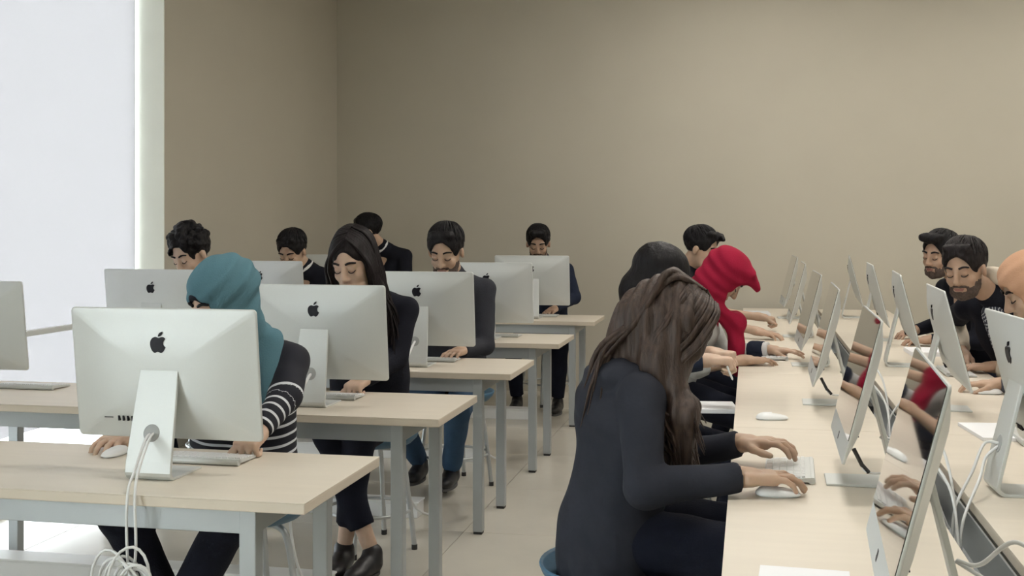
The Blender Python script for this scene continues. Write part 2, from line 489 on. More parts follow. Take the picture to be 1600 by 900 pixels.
# ------------------------------------------------------------------ keyboards, mice, papers
def make_keyboard():
    c = empty('keyboard', (0, 0, 0))
    MB().prism([(-.065, .002), (.058, .006), (.064, .016), (.064, .018), (-.065, .0065)], -.14, .14, 'x').build('keyboard_body', ALU, c)
    MB().tube([(-.14, .058, .0092), (.14, .058, .0092)], .009, 14).build('battery_tube', ALU, c)
    k = MB(); sl = math.atan2(.0115, .129)
    M = Matrix.Translation((0, -.065, .0065)) @ Matrix.Rotation(sl, 4, 'X')
    for r in range(6):
        n = 14 if r not in (0,) else 10
        x = -.135
        for i in range(n):
            wk = .0163
            if r == 0: wk = .0163 if i not in (4,) else .0163 * 4 + .012
            k.box(x, x + wk, .004 + r * .0187, .004 + r * .0187 + (.0155 if r < 5 else .009), 0, .0035, 0, M)
            x += wk + .0030
    o = k.build('keys', WHITEP, c); o['kind'] = 'stuff'
    return c


def make_mouse():
    c = empty('computer_mouse', (0, 0, 0))
    m = MB(); vs = []; nu, nv = 20, 8
    fs = []
    for j in range(nv + 1):
        a = math.pi / 2 * j / nv
        for i in range(nu):
            t = 2 * math.pi * i / nu
            ex = lambda q: math.copysign(abs(q) ** .8, q)
            vs.append((.029 * ex(math.cos(t)) * math.cos(a) ** .6, .056 * ex(math.sin(t)) * math.cos(a) ** .6, .004 + .017 * math.sin(a) * (1 - .25 * math.sin(t))))
    for j in range(nv):
        for i in range(nu): fs.append((j * nu + i, j * nu + (i + 1) % nu, (j + 1) * nu + (i + 1) % nu, (j + 1) * nu + i))
    m.add(vs, fs, True); m.build('mouse_shell', WHITEP, c)
    b = MB(); b.prism([(.026 * math.cos(t), .052 * math.sin(t)) for t in np.linspace(0, 2 * math.pi, 20)[:-1]], 0, .0045, 'z'); b.build('mouse_base', ALU, c)
    return c


KB, MS = make_keyboard(), make_mouse(); kbu = [False]; msu = [False]


def keyboard(x, y, rz, label):
    c = KB if not kbu[0] else copy_tree(KB); kbu[0] = True
    c.location = (x, y, TZ + .0005); c.rotation_euler = (0, 0, rz); tag(c, label, 'keyboard', 'keyboards on the desks'); return c


def mouse(x, y, rz, label):
    c = MS if not msu[0] else copy_tree(MS); msu[0] = True
    c.location = (x, y, TZ + .0005); c.rotation_euler = (0, 0, rz); tag(c, label, 'computer mouse', 'mice on the desks'); return c


PI = math.pi
keyboard(-1.545, 3.07, PI, 'white keyboard behind the nearest computer, under the striped sleeve hand')
mouse(-1.83, 3.085, PI, 'white mouse under the left hand on the front desk')
keyboard(-1.63, 4.28, PI, 'white keyboard before the long-haired woman')
keyboard(-1.56, 5.54, PI, 'white keyboard under the hand of the grey-jacketed man')
keyboard(-1.50, 6.82, PI, 'white keyboard on the fourth desk, behind its computer')
keyboard(-1.52, 8.36, PI, 'white keyboard on the rearmost desk')
keyboard(-2.93, 4.29, PI, 'white keyboard by the left picture edge')
keyboard(.105, 3.24, -PI / 2 - R(2), 'white keyboard under the hands of the grey-hooded girl')
keyboard(.12, 6.02, -PI / 2, 'white keyboard under the navy cuffed hand')
mouse(.075, 4.11, -PI / 2 + R(8), 'loose white mouse alone on the left bench, past the seam')
mouse(.068, 2.957, -PI / 2, 'white mouse under the near hand of the grey-hooded girl')
mouse(.05, 7.40, -PI / 2, 'white mouse under the hand of the man with bare forearms')
keyboard(.92, 5.55, PI / 2, 'white keyboard before the man with cream hood')
keyboard(.88, 3.9, PI / 2, 'white keyboard on the right bench, before the nearest right computer back')
mouse(.93, 4.9, PI / 2, 'white mouse under the hand at the right, beside beige headscarf')


def paper(x, y, rz, label, sx=.105, sy=.148, n=1, curl=.0, name='paper_sheet'):
    m = MB(); N = 8; vs = []
    for i in range(N + 1):
        for j in range(N + 1):
            u, v = i / N * 2 - 1, j / N * 2 - 1
            vs.append((u * sx, v * sy, .0008 + n * .0004 + curl * max(0, u * v) ** 2))
    fs = [(i * (N + 1) + j, (i + 1) * (N + 1) + j, (i + 1) * (N + 1) + j + 1, i * (N + 1) + j + 1) for i in range(N) for j in range(N)]
    m.add(vs, fs, True)
    m.add([(a, b, .0) for a, b in ((-sx, -sy), (sx, -sy), (sx, sy), (-sx, sy))] + [(a, b, .0006 + n * .0004) for a, b in ((-sx, -sy), (sx, -sy), (sx, sy), (-sx, sy))],
          [(0, 3, 2, 1), (0, 1, 5, 4), (1, 2, 6, 5), (2, 3, 7, 6), (3, 0, 4, 7)])
    o = m.build(name, PAPER); o.location = (x, y, TZ + .0004); o.rotation_euler = (0, 0, rz)
    return tag(o, label, 'paper')


p = onz(1255, 910, TZ); paper(p[0], p[1] - .03, R(-3), 'white sheet of paper at the bottom edge on the left bench', sx=.085, sy=.115, n=4)
paper(.80, 3.98, R(6), 'thick white paper pad on the right bench behind the nearest computer back', n=25, sx=.10, sy=.14)
paper(.05, 8.75, R(4), 'white paper stack at far end of the left bench', n=60, sx=.09, sy=.15)
paper(.90, 6.35, R(2), 'white papers beside the computer back third on right bench', n=50, sx=.09, sy=.13)


# ------------------------------------------------------------------ cables
def cable(pts, label, r=.0038, group='white computer cables', name='cable', n=10):
    o = MB().tube(smooth_path(pts, n), r, 8).build(name, CABLE); return tag(o, label, 'cable', group)


x0, y0 = CXS[0], ROWS[0] + .235
hx, hy, hz = x0, y0 - .068, TZ + .122
e = ROWS[0] - .006
cable([(hx - .004, hy + .02, hz), (hx - .004, hy - .02, hz - .01), (hx + .022, e + .05, TZ + .05), (hx + .036, e - .008, TZ + .004), (hx + .038, e - .015, TZ - .12), (hx + .045, e - .01, TZ - .22), (hx + .06, e, TZ - .30)],
      'left of two white cables falling from the nearest computer stand')
cable([(hx + .006, hy + .02, hz), (hx + .008, hy - .02, hz - .006), (hx + .036, e + .05, TZ + .06), (hx + .056, e - .008, TZ + .004), (hx + .062, e - .014, TZ - .12), (hx + .055, e - .012, TZ - .2), (hx + .045, e, TZ - .30)],
      'right of two white cables falling from the nearest computer stand')
co = []
rng = random.Random(3)
for k in range(8):
    cx = hx + .045 + rng.uniform(-.02, .02); cz = .475 + rng.uniform(-.035, .02); ra = rng.uniform(.045, .075); rb = rng.uniform(.09, .14); tl = rng.uniform(-.5, .5)
    loop = []
    for a in np.linspace(0, 2 * PI, 26):
        u, v = ra * math.cos(a), rb * math.sin(a)
        loop.append((cx + u * math.cos(tl) - v * math.sin(tl), e - .012 + .012 * math.sin(a * 2 + k) - k * .004, cz + u * math.sin(tl) + v * math.cos(tl)))
    co.append(loop)
cm = MB()
for loop in co: cm.tube(loop, .0038, 6, cap=False)
cm.tube([(hx + .06 - .03, e - .045, .54), (hx + .06 - .0, e - .045, .545), (hx + .06 + .01, e - .02, .545), (hx + .06 - .01, e + .012, .54), (hx + .06 - .035, e - .0, .54), (hx + .06 - .03, e - .045, .54)], .005, 6)
tag(cm.build('cable_coil', CABLE), 'tangled coil of white cable hanging under the front desk', 'cable')
for i in (1, 2, 3):
    cx, cy = CXS[i], ROWS[i]; e = cy - .006
    cable([(cx, cy + .19, TZ + .12), (cx + .002, cy + .15, TZ + .115), (cx, cy + .06, TZ + .06), (cx - .006, e - .006, TZ + .004), (cx - .01, e - .012, TZ - .15), (cx - .0, e, .30), (cx + .02, e + .1, .1), (cx + .1, e + .24, .012)],
          ['', 'white cable falling from the second desk computer', 'white cable falling from the third desk computer', 'white cable falling from the fourth desk computer'][i], r=.0055)
for j, (yy, lab) in enumerate([(2.02, 'nearest left bench computer'), (3.16, 'grey-hooded girl\'s computer'), (4.52, 'third left bench computer')]):
    cable([(.335, yy, TZ + .122), (.37, yy - .01, TZ + .12), (.42, yy - .05, TZ + .17), (.47, yy - .13, TZ + .12), (.487, yy - .2, TZ + .0), (.485, yy - .24, .63)], 'white cable arching from the %s into the slot' % lab)
    cable([(.335, yy + .004, TZ + .12), (.38, yy - .03, TZ + .10), (.43, yy - .12, TZ + .10), (.478, yy - .2, TZ + .03), (.482, yy - .3, .64)], 'second white cable from the %s to the tray' % lab)
    o = cable([(.262, yy - .15, TZ + .10), (.29, yy - .14, TZ + .055), (.36, yy - .10, TZ + .05), (.43, yy - .10, TZ + .05), (.485, yy - .13, .66)], 'thin white cable with black plug behind the %s' % lab, r=.003)
    MB().tube([(.255, yy - .152, TZ + .115), (.275, yy - .147, TZ + .075), (.292, yy - .139, TZ + .055)], .0055, 8).build('plug', BLACKP, o)
for j, (yy, xx, lab) in enumerate([(3.12, .685, 'nearest right bench computer'), (4.47, .70, 'second right bench computer')]):
    cable([(xx - .06, yy, TZ + .122), (xx - .10, yy, TZ + .12), (xx - .14, yy - .06, TZ + .06), (.495, yy - .12, TZ - .02), (.48, yy - .16, .63)], 'white cable from the %s into the slot' % lab)
    cable([(xx - .06, yy + .004, TZ + .12), (xx - .10, yy - .02, TZ + .09), (xx - .13, yy - .10, TZ + .05), (.50, yy - .2, TZ - .03), (.486, yy - .24, .63)], 'lower white cable from the %s to the tray' % lab)


# ------------------------------------------------------------------ stools
def make_stool():
    c = empty('stool', (0, 0, 0))
    MB().lathe([(0, .468), (.12, .470), (.18, .482), (.205, .505), (.214, .512), (.217, .506), (.208, .485), (.185, .462), (.12, .448), (0, .446)], 40).build('seat', BLUE, c)
    for k in range(4):
        a = PI / 4 + k * PI / 2; ca, sa = math.cos(a), math.sin(a)
        g = MB().tube(smooth_path([(.05 * ca, .05 * sa, .438), (.12 * ca, .12 * sa, .432), (.155 * ca, .155 * sa, .38), (.185 * ca, .185 * sa, .18), (.205 * ca, .205 * sa, .012)], 6), .011, 10).build('leg', TUBE, c)
        MB().tube([(.205 * ca, .205 * sa, 0), (.205 * ca, .205 * sa, .022)], .013, 10).build('foot_cap', RUBBER, g)
    rr = MB(); rr.tube([(.186 * math.cos(a), .186 * math.sin(a), .17) for a in np.linspace(0, 2 * PI, 33)], .007, 8, cap=False); rr.build('foot_ring', TUBE, c)
    return c


ST0 = make_stool(); stu = [False]


def stool(x, y, rz, label):
    c = ST0 if not stu[0] else copy_tree(ST0); stu[0] = True
    c.location = (x, y, 0); c.rotation_euler = (0, 0, rz); tag(c, label, 'stool', 'blue-seated stools'); return c

# ------------------------------------------------------------------ people: distance-field modelling
def V(*a): return np.array(a, float)
def nrm(v): v = np.asarray(v, float); return v / (np.linalg.norm(v) + 1e-12)
def rotm(yaw=0, pitch=0, roll=0):
    return np.array((Matrix.Rotation(R(yaw), 3, 'Z') @ Matrix.Rotation(R(-pitch), 3, 'X') @ Matrix.Rotation(R(roll), 3, 'Y')))


class Field:
    """smooth union of tapered limbs, ellipsoids and boxes, meshed as one continuous surface"""
    def __init__(s): s.p = []
    def rc(s, a, b, ra, rb=None, k=.02, op='+'): s.p.append(('rc', np.asarray(a, float), np.asarray(b, float), ra, ra if rb is None else rb, k, op)); return s
    def fc(s, a, b, ra, rb=None, k=.02, op='+'): s.p.append(('fc', np.asarray(a, float), np.asarray(b, float), ra, ra if rb is None else rb, k, op)); return s
    def el(s, c, r, M=None, k=.02, op='+'): s.p.append(('el', np.asarray(c, float), np.asarray(r, float), np.eye(3) if M is None else M, 0, k, op)); return s
    def bx(s, c, h, M=None, rd=.005, k=.01, op='+'): s.p.append(('bx', np.asarray(c, float), np.asarray(h, float), np.eye(3) if M is None else M, rd, k, op)); return s
    def to(s, c, R0, r0, M=None, k=.01, op='+', sx=1.0): s.p.append(('to', np.asarray(c, float), (R0, r0, sx), np.eye(3) if M is None else M, 0, k, op)); return s

    @staticmethod
    def bounds(p):
        t = p[0]
        if t in ('rc', 'fc'):
            m = max(p[3], p[4]); return np.minimum(p[1], p[2]) - m, np.maximum(p[1], p[2]) + m
        if t == 'el': e = np.abs(p[3]) @ p[2]; return p[1] - e, p[1] + e
        if t == 'bx': e = np.abs(p[3]) @ (p[2] + p[4]); return p[1] - e, p[1] + e
        R0, r0, sx = p[2]; e = np.abs(p[3]) @ np.array([R0 * max(1, sx) + r0, R0 + r0, r0]); return p[1] - e, p[1] + e

    def mesh(s, h):
        lo = np.full(3, 1e9); hi = np.full(3, -1e9)
        for p in s.p:
            if p[6] == '+': a, b = s.bounds(p); lo = np.minimum(lo, a); hi = np.maximum(hi, b)
        lo = lo - 4 * h; n = np.ceil((hi + 4 * h - lo) / h).astype(int) + 1
        F = np.full(n, .08, np.float32)
        ax = [lo[i] + h * np.arange(n[i]) for i in range(3)]
        for p in s.p:
            a, b = s.bounds(p); mg = p[5] + 3 * h
            i0 = np.clip(np.floor((a - mg - lo) / h).astype(int), 0, n); i1 = np.clip(np.ceil((b + mg - lo) / h).astype(int) + 1, 0, n)
            if np.any(i1 <= i0): continue
            sl = tuple(slice(i0[i], i1[i]) for i in range(3))
            X = ax[0][sl[0]].astype(np.float32)[:, None, None]; Y = ax[1][sl[1]].astype(np.float32)[None, :, None]; Z = ax[2][sl[2]].astype(np.float32)[None, None, :]
            t = p[0]
            if t in ('rc', 'fc'):
                A, B = p[1], p[2]; ab = B - A; L2 = float(ab @ ab) + 1e-12
                dx, dy, dz = X - A[0], Y - A[1], Z - A[2]
                q = (dx * ab[0] + dy * ab[1] + dz * ab[2]) / L2
                qc = np.clip(q, 0, 1) if t == 'rc' else np.maximum(q, 0)
                d = np.sqrt((dx - qc * ab[0]) ** 2 + (dy - qc * ab[1]) ** 2 + (dz - qc * ab[2]) ** 2) - (p[3] + (p[4] - p[3]) * np.clip(q, 0, 1))
                if t == 'fc': d = np.maximum(d, (q - 1) * math.sqrt(L2))
            else:
                M = p[3]; C = p[1]; dx, dy, dz = X - C[0], Y - C[1], Z - C[2]
                u = [dx * M[0, i] + dy * M[1, i] + dz * M[2, i] for i in range(3)]
                if t == 'el':
                    r = p[2]
                    k0 = np.sqrt((u[0] / r[0]) ** 2 + (u[1] / r[1]) ** 2 + (u[2] / r[2]) ** 2)
                    k1 = np.sqrt((u[0] / r[0] ** 2) ** 2 + (u[1] / r[1] ** 2) ** 2 + (u[2] / r[2] ** 2) ** 2) + 1e-6
                    d = k0 * (k0 - 1) / k1
                elif t == 'bx':
                    q = [np.abs(u[i]) - p[2][i] for i in range(3)]
                    d = np.sqrt(np.maximum(q[0], 0) ** 2 + np.maximum(q[1], 0) ** 2 + np.maximum(q[2], 0) ** 2) + np.minimum(np.maximum(q[0], np.maximum(q[1], q[2])), 0) - p[4]
                else:
                    R0, r0, sx = p[2]
                    d = np.sqrt((np.sqrt((u[0] / sx) ** 2 + u[1] ** 2) - R0) ** 2 + u[2] ** 2) - r0
            k = max(p[5], 1e-4); G = F[sl]
            if p[6] == '+':
                hh = np.maximum(k - np.abs(G - d), 0); F[sl] = np.minimum(G, d) - hh * hh / (4 * k)
            else:
                hh = np.maximum(k - np.abs(G + d), 0); F[sl] = np.maximum(G, -d) + hh * hh / (4 * k)
        return s.nets(F, lo, h)

    @staticmethod
    def nets(F, lo, h):
        I = F < 0
        n = F.shape
        c8 = [(i, j, k) for i in (0, 1) for j in (0, 1) for k in (0, 1)]
        cnt = np.zeros((n[0] - 1, n[1] - 1, n[2] - 1), np.int8)
        for i, j, k in c8: cnt += I[i:n[0] - 1 + i, j:n[1] - 1 + j, k:n[2] - 1 + k]
        act = np.argwhere((cnt > 0) & (cnt < 8))
        idx = np.full(cnt.shape, -1, np.int32); idx[act[:, 0], act[:, 1], act[:, 2]] = np.arange(len(act))
        val = {c: F[act[:, 0] + c[0], act[:, 1] + c[1], act[:, 2] + c[2]] for c in c8}
        acc = np.zeros((len(act), 3)); num = np.zeros(len(act))
        for a in c8:
            for axx in range(3):
                if a[axx]: continue
                b = list(a); b[axx] = 1; b = tuple(b)
                va, vb = val[a], val[b]; m = (va < 0) != (vb < 0)
                t = np.where(m, va / np.where(m, va - vb, 1), 0)
                for q in range(3): acc[:, q] += np.where(m, a[q] + (t if q == axx else 0), 0)
                num += m
        P = lo + h * (act + acc / num[:, None])
        quads = []
        for axx in range(3):
            s0 = [slice(0, n[i]) for i in range(3)]; s1 = list(s0); s0[axx] = slice(0, n[axx] - 1); s1[axx] = slice(1, n[axx])
            A, B = I[tuple(s0)], I[tuple(s1)]
            e = np.argwhere(A != B)
            u, v = (axx + 1) % 3, (axx + 2) % 3
            e = e[(e[:, u] > 0) & (e[:, v] > 0) & (e[:, u] < n[u] - 1) & (e[:, v] < n[v] - 1)]
            ins = A[e[:, 0], e[:, 1], e[:, 2]]
            def g(du, dv):
                q = e.copy(); q[:, u] += du; q[:, v] += dv; return idx[q[:, 0], q[:, 1], q[:, 2]]
            Q = np.stack([g(-1, -1), g(0, -1), g(0, 0), g(-1, 0)], 1)
            Q[~ins] = Q[~ins][:, ::-1]; quads.append(Q)
        return P, np.concatenate(quads)


def normals(P, Q):
    n = np.cross(P[Q[:, 2]] - P[Q[:, 0]], P[Q[:, 3]] - P[Q[:, 1]]); N = np.zeros_like(P)
    for i in range(4): np.add.at(N, Q[:, i], n)
    return N / (np.linalg.norm(N, axis=1)[:, None] + 1e-12)


def fmesh(name, F, h, m, parent, disp=None, attr=None, label=None):
    P, Q = F.mesh(h)
    if disp is not None:
        N = normals(P, Q); P = P + N * disp(P)[:, None]
    me = bpy.data.meshes.new(name)
    me.vertices.add(len(P)); me.vertices.foreach_set('co', P.astype(np.float32).ravel())
    me.loops.add(Q.size); me.loops.foreach_set('vertex_index', Q.astype(np.int32).ravel())
    me.polygons.add(len(Q)); me.polygons.foreach_set('loop_start', np.arange(0, Q.size, 4, dtype=np.int32))
    me.polygons.foreach_set('use_smooth', np.ones(len(Q), bool))
    me.materials.append(m); me.update(calc_edges=True)
    if attr is not None:
        a = me.attributes.new('along', 'FLOAT', 'POINT'); a.data.foreach_set('value', attr(P).astype(np.float32))
    o = link(name, me, parent)
    if label: o['label'] = label
    return o


def wob(P, f, seed=0):
    a = seed * 1.7
    return (np.sin(P[:, 0] * f + 1.3 * np.sin(P[:, 1] * f * .7 + a) + a) + np.sin(P[:, 1] * f * 1.1 + 1.1 * np.sin(P[:, 2] * f * .8 + a) + 2) + np.sin(P[:, 2] * f * .9 + 1.2 * np.sin(P[:, 0] * f * .9) + 4 + a)) / 3


def folds(amp=.004, f=28, seed=0): return lambda P: amp * wob(P, f, seed) + amp * .5 * wob(P, f * 2.1, seed + 3)


def ik(a, b, l1, l2, pole):
    d = b - a; L = np.linalg.norm(d)
    if L > (l1 + l2) * .985:
        s = L / ((l1 + l2) * .985); l1 *= s; l2 *= s
    u = d / L; x = (l1 * l1 - l2 * l2 + L * L) / (2 * L); y = math.sqrt(max(l1 * l1 - x * x, 0))
    p = pole - u * np.dot(pole, u); return a + u * x + nrm(p) * y


def hand(F, wr, fwd, up, side, pose='type', sc=1.0):
    f = nrm(fwd); u = nrm(up - f * np.dot(up, f)); r = np.cross(f, u) * side
    M = np.stack([r, f, u], 1)
    F.rc(wr - f * .01, wr + f * .03, .025 * sc, .025 * sc, .015)
    F.bx(wr + f * .052 * sc, V(.030, .034, .006) * sc, M, .0085 * sc, .014)
    C = {'type': (6, 32, 30), 'flat': (2, 14, 12), 'mouse': (4, 22, 24), 'fist': (62, 82, 50), 'pinch': (28, 48, 36)}[pose]
    off = (-.0325, -.0108, .0108, .031); ln = ((.041, .026, .02), (.045, .03, .021), (.042, .028, .02), (.033, .021, .018))
    for i in range(4):
        sp = R((-7, -2, 3, 9)[i]); d0 = f * math.cos(sp) + r * math.sin(sp)
        p = wr + (f * (.088 - (.006 if i in (0, 2) else .014 if i == 3 else 0)) + r * off[i] + u * .004) * sc
        ang = -.05; rad = (.0092, .0095, .0092, .0082)[i] * sc
        F.rc(p - d0 * .02, p, rad * 1.05, rad * 1.05, .008)
        for j in range(3):
            ang += R(C[j] + (i % 2) * 4); dd = d0 * math.cos(ang) - u * math.sin(ang)
            q = p + dd * ln[i][j] * sc; F.rc(p, q, rad * (1 - .06 * j), rad * (.94 - .07 * j), .004); p = q
    t0 = wr + (f * .022 - r * .022) * sc
    a = {'fist': .45, 'pinch': .5}.get(pose, .75)
    d1 = nrm(f * math.cos(a) - r * math.sin(a) - u * .22); d2 = nrm(f * .9 - r * .22 - u * .3)
    p1 = t0 + d1 * .042 * sc; p2 = p1 + d2 * .032 * sc; p3 = p2 + nrm(d2 + f * .3) * .024 * sc
    F.rc(t0, p1, .0155 * sc, .0115 * sc, .014); F.rc(p1, p2, .0112 * sc, .0102 * sc, .005); F.rc(p2, p3, .0102 * sc, .0085 * sc, .005)


# cloth, hair and skin
def cloth(name, c, rough=.85, var=.12, bump=.25, bs=220): return mat(name, c, rough, var=var, vscale=14, bump=bump, bscale=bs, spec=.15)
def hairm(name, c, stretch=(1, 1, .12), spec=.22): return mat(name, c, .5, var=.5, vscale=90, bump=.4, bscale=130, stretch=stretch, spec=spec)
def skinm(name, c): return mat(name, c, .5, var=.06, vscale=25, bump=.03, bscale=250, sss=.15, spec=.4)


SK1 = skinm('fair_skin', (.57, .405, .305)); SK2 = skinm('olive_skin', (.50, .345, .250)); SK3 = skinm('tan_skin', (.43, .285, .205))
LIPS = mat('lips', (.27, .12, .10), .5, var=.05); LASH = mat('dark_lashes', (.03, .02, .018), .7, var=.1)
HBLACK = hairm('black_hair', (.0065, .0058, .0075)); HBROWN = hairm('dark_brown_hair', (.014, .0105, .0115)); HLONG = hairm('long_brown_hair', (.050, .032, .025), spec=.35)
BEARD = mat('beard_stubble', (.075, .050, .040), .8, var=.35, vscale=120, bump=.3, bscale=300)


def stripes_mat():
    m = bpy.data.materials.new('navy_white_striped_knit'); m.use_nodes = True; nt = m.node_tree; b = nt.nodes['Principled BSDF']
    a = nt.nodes.new('ShaderNodeAttribute'); a.attribute_name = 'along'
    mu = nt.nodes.new('ShaderNodeMath'); mu.operation = 'MULTIPLY'; mu.inputs[1].default_value = 1 / .033
    fr = nt.nodes.new('ShaderNodeMath'); fr.operation = 'FRACT'
    lt = nt.nodes.new('ShaderNodeMath'); lt.operation = 'LESS_THAN'; lt.inputs[1].default_value = .27
    gt = nt.nodes.new('ShaderNodeMath'); gt.operation = 'GREATER_THAN'; gt.inputs[1].default_value = .125
    ml = nt.nodes.new('ShaderNodeMath'); ml.operation = 'MULTIPLY'
    mx = nt.nodes.new('ShaderNodeMix'); mx.data_type = 'RGBA'
    mx.inputs[6].default_value = (.010, .011, .020, 1); mx.inputs[7].default_value = (.66, .68, .72, 1)
    L = nt.links.new
    L(a.outputs['Fac'], mu.inputs[0]); L(mu.outputs[0], fr.inputs[0]); L(fr.outputs[0], lt.inputs[0]); L(a.outputs['Fac'], gt.inputs[0])
    L(lt.outputs[0], ml.inputs[0]); L(gt.outputs[0], ml.inputs[1]); L(ml.outputs[0], mx.inputs[0]); L(mx.outputs[2], b.inputs['Base Color'])
    b.inputs['Roughness'].default_value = .85
    return m


def person(label, hip, rz, neck, head, hr=(0, 20, 0), rh=None, lh=None, poses=('type', 'type'), feet=None, knees=None, skin=SK2, topm=None, trm=None, shoem=None,
           hair='short', hairmat=HBLACK, beard=False, h=.0065, hc=.0075, sw=.36, female=False, sleeve=(1.0, 1.0), topname='jacket', elbow=None, hs=1.0, long_top=0.0,
           seat=.50, wr_up=None, attr=None, extra=None, legs=True, slim=1.0, stool_label=None, face=True, ears=True):
    """world positions in, one Empty with body, clothes and hair out"""
    o = empty('person', (hip[0], hip[1], 0), rz, label, 'person')
    c, s_ = math.cos(-rz), math.sin(-rz)

    def L(p): p = np.asarray(p, float); x, y = p[0] - hip[0], p[1] - hip[1]; return V(c * x - s_ * y, s_ * x + c * y, p[2])
    N, Hd = L(neck), L(head); Hc = V(0, 0, seat + .105)
    HM = rotm(*hr)
    T = lambda *a: Hd + HM @ (V(*a) * hs)
    sp = N - Hc; fw = nrm(np.cross(sp, V(-1, 0, 0))); fw = fw if fw[1] > 0 else -fw
    B = Hc + sp * .30; C = Hc + sp * .66 ; S0 = N - nrm(sp) * .035
    sh = {q: S0 + V(q * sw / 2 * .93, 0, -.045) for q in (-1, 1)}
    tgt = {1: L(rh) if rh is not None else V(.15, .3, .76), -1: L(lh) if lh is not None else V(-.15, .3, .76)}
    F = Field()
    # torso core, neck and head
    F.rc(Hc, C, .10 * slim, .105 * slim, .03).rc(C, S0, .09, .06, .03)
    F.rc(sh[-1], sh[1], .040, .040, .03)
    F.rc(S0 - fw * .005, T(0, -.025, -.06), .056, .052, .025)
    F.el(T(0, -.014, .032), V(.0755, .096, .086) * hs, HM, .01)
    F.el(T(0, .020, -.035), V(.060, .070, .082) * hs, HM, .03)
    F.rc(T(-.03, .055, -.085), T(.03, .055, -.085), .024 * hs, .024 * hs, .03); F.el(T(0, .074, -.098), V(.021, .017, .017) * hs, HM, .02)
    F.rc(T(-.036, .073, .020), T(.036, .073, .020), .013 * hs, k=.015)
    for q in (-1, 1):
        F.el(T(q * .031, .096, .002), V(.016, .011, .011) * hs, HM, .012, '-')
        F.el(T(q * .031, .0785, .001), V(.0145, .0125, .0115) * hs, HM, .004)
        F.el(T(q * .036, .066, -.030), V(.022, .017, .019) * hs, HM, .02)
        if ears: F.el(T(q * .077, -.004, -.008), V(.010, .020, .031) * hs, rotm(*hr) @ rotm(q * -18), .008)
    F.rc(T(0, .088, .012), T(0, .108, -.030), .0075 * hs, .0115 * hs, .012)
    for q in (-1, 1): F.el(T(q * .011, .096, -.034), V(.0085, .0095, .0075) * hs, HM, .007)
    F.rc(T(-.017, .086, -.062), T(.017, .086, -.062), .0085 * hs, k=.012)
    wrist, elb, hf = {}, {}, {}
    for q in (1, -1):
        t = tgt[q]; el_h = (elbow or {}).get(q)
        pole = V(q * .55, -.35, -.75)
        f0 = V(-q * .12, 1, -.10)
        for _ in range(2):
            wr = t - nrm(f0) * .085 + V(0, 0, .012)
            E_ = L(el_h) if el_h is not None else ik(sh[q], wr, .285, .255, pole)
            f0 = nrm(wr - E_) + V(-q * .1, .55, -.15)
        wrist[q], elb[q] = wr, E_
        F.rc(sh[q], E_, .048 * slim, .038 * slim, .02); F.rc(E_, wr, .037 * slim, .0235, .015)
        hand(F, wr, f0, V(0, 0, 1) if wr_up is None or wr_up.get(q) is None else V(*wr_up[q]), q, poses[0] if q == 1 else poses[1])
    hipj = {q: Hc + V(q * .088, .01, -.02) for q in (-1, 1)}
    kn, an = {}, {}
    for q in (1, -1):
        ft = L(feet[0 if q == 1 else 1]) if feet else V(q * .13, .30, .0)
        an[q] = ft + V(0, 0, .085)
        kn[q] = L(knees[0 if q == 1 else 1]) if knees else ik(hipj[q], an[q], .43, .42, V(q * .25, 1, .6))
        if legs: F.rc(hipj[q], kn[q], .07, .05, .03); F.rc(kn[q], an[q], .048, .031, .02)
    fmesh('body', F, h, skin, o)
    # top
    G = Field(); k = .035; a = .115 * slim
    for q in (-1, 1):
        G.rc(Hc + V(q * .068, 0, -.01), B + V(q * .060, 0, 0), a * 1.04, a * .94, k).rc(B + V(q * .060, 0, 0), C + V(q * .072, 0, 0) + fw * .008, a * .94, a * .98, k)
        G.rc(C + V(q * .072, 0, 0), S0 + V(q * .09, 0, -.05), a * .98, .062, k)
        G.rc(S0 + V(q * .035, 0, .0), sh[q], .056, .052, k)
        if female: G.el(C + V(q * .07, 0, .0) + fw * .085, V(.062, .06, .062), None, .04)
        sl = sleeve[0] if q == 1 else sleeve[1]
        G.rc(sh[q], elb[q], .0555 * slim, .0505 * slim, .025)
        if sl > .5:
            e2 = elb[q] + (wrist[q] - elb[q]) * ((sl - .5) * 2)
            G.fc(elb[q], e2, .0495 * slim, .0495 * slim - .014 * (sl - .5) * 2, .02)
    if long_top:
        G.rc(Hc + V(-.07, -.02, -.0), Hc + V(-.08, -.02, -long_top), a * 1.1, a * 1.15, k).rc(Hc + V(.07, -.02, -.0), Hc + V(.08, -.02, -long_top), a * 1.1, a * 1.15, k)
    G.rc(S0, S0 + (T(0, -.03, -.07) - S0) * .35, .075, .066, .02)
    if extra and 'top' in extra: extra['top'](G, dict(S0=S0, C=C, B=B, Hc=Hc, sh=sh, elb=elb, wrist=wrist, T=T, fw=fw, HM=HM, N=N))
    at_ = None
    if attr:
        def at_(P):
            best = np.full(len(P), 9.0); val = np.zeros(len(P))
            segs = [(Hc, S0, 0.9, .13)] + [x for q in (1, -1) for x in ((sh[q], elb[q], 0, .055), (elb[q], wrist[q], np.linalg.norm(elb[q] - sh[q]), .045))]
            for A, Bb, base, rr in segs:
                ab = Bb - A; tt = np.clip(((P - A) @ ab) / (ab @ ab), 0, 1); dd = np.linalg.norm(P - A - tt[:, None] * ab, axis=1) - rr
                m = dd < best; best[m] = dd[m]; val[m] = base + (tt * np.linalg.norm(ab))[m]
            return val
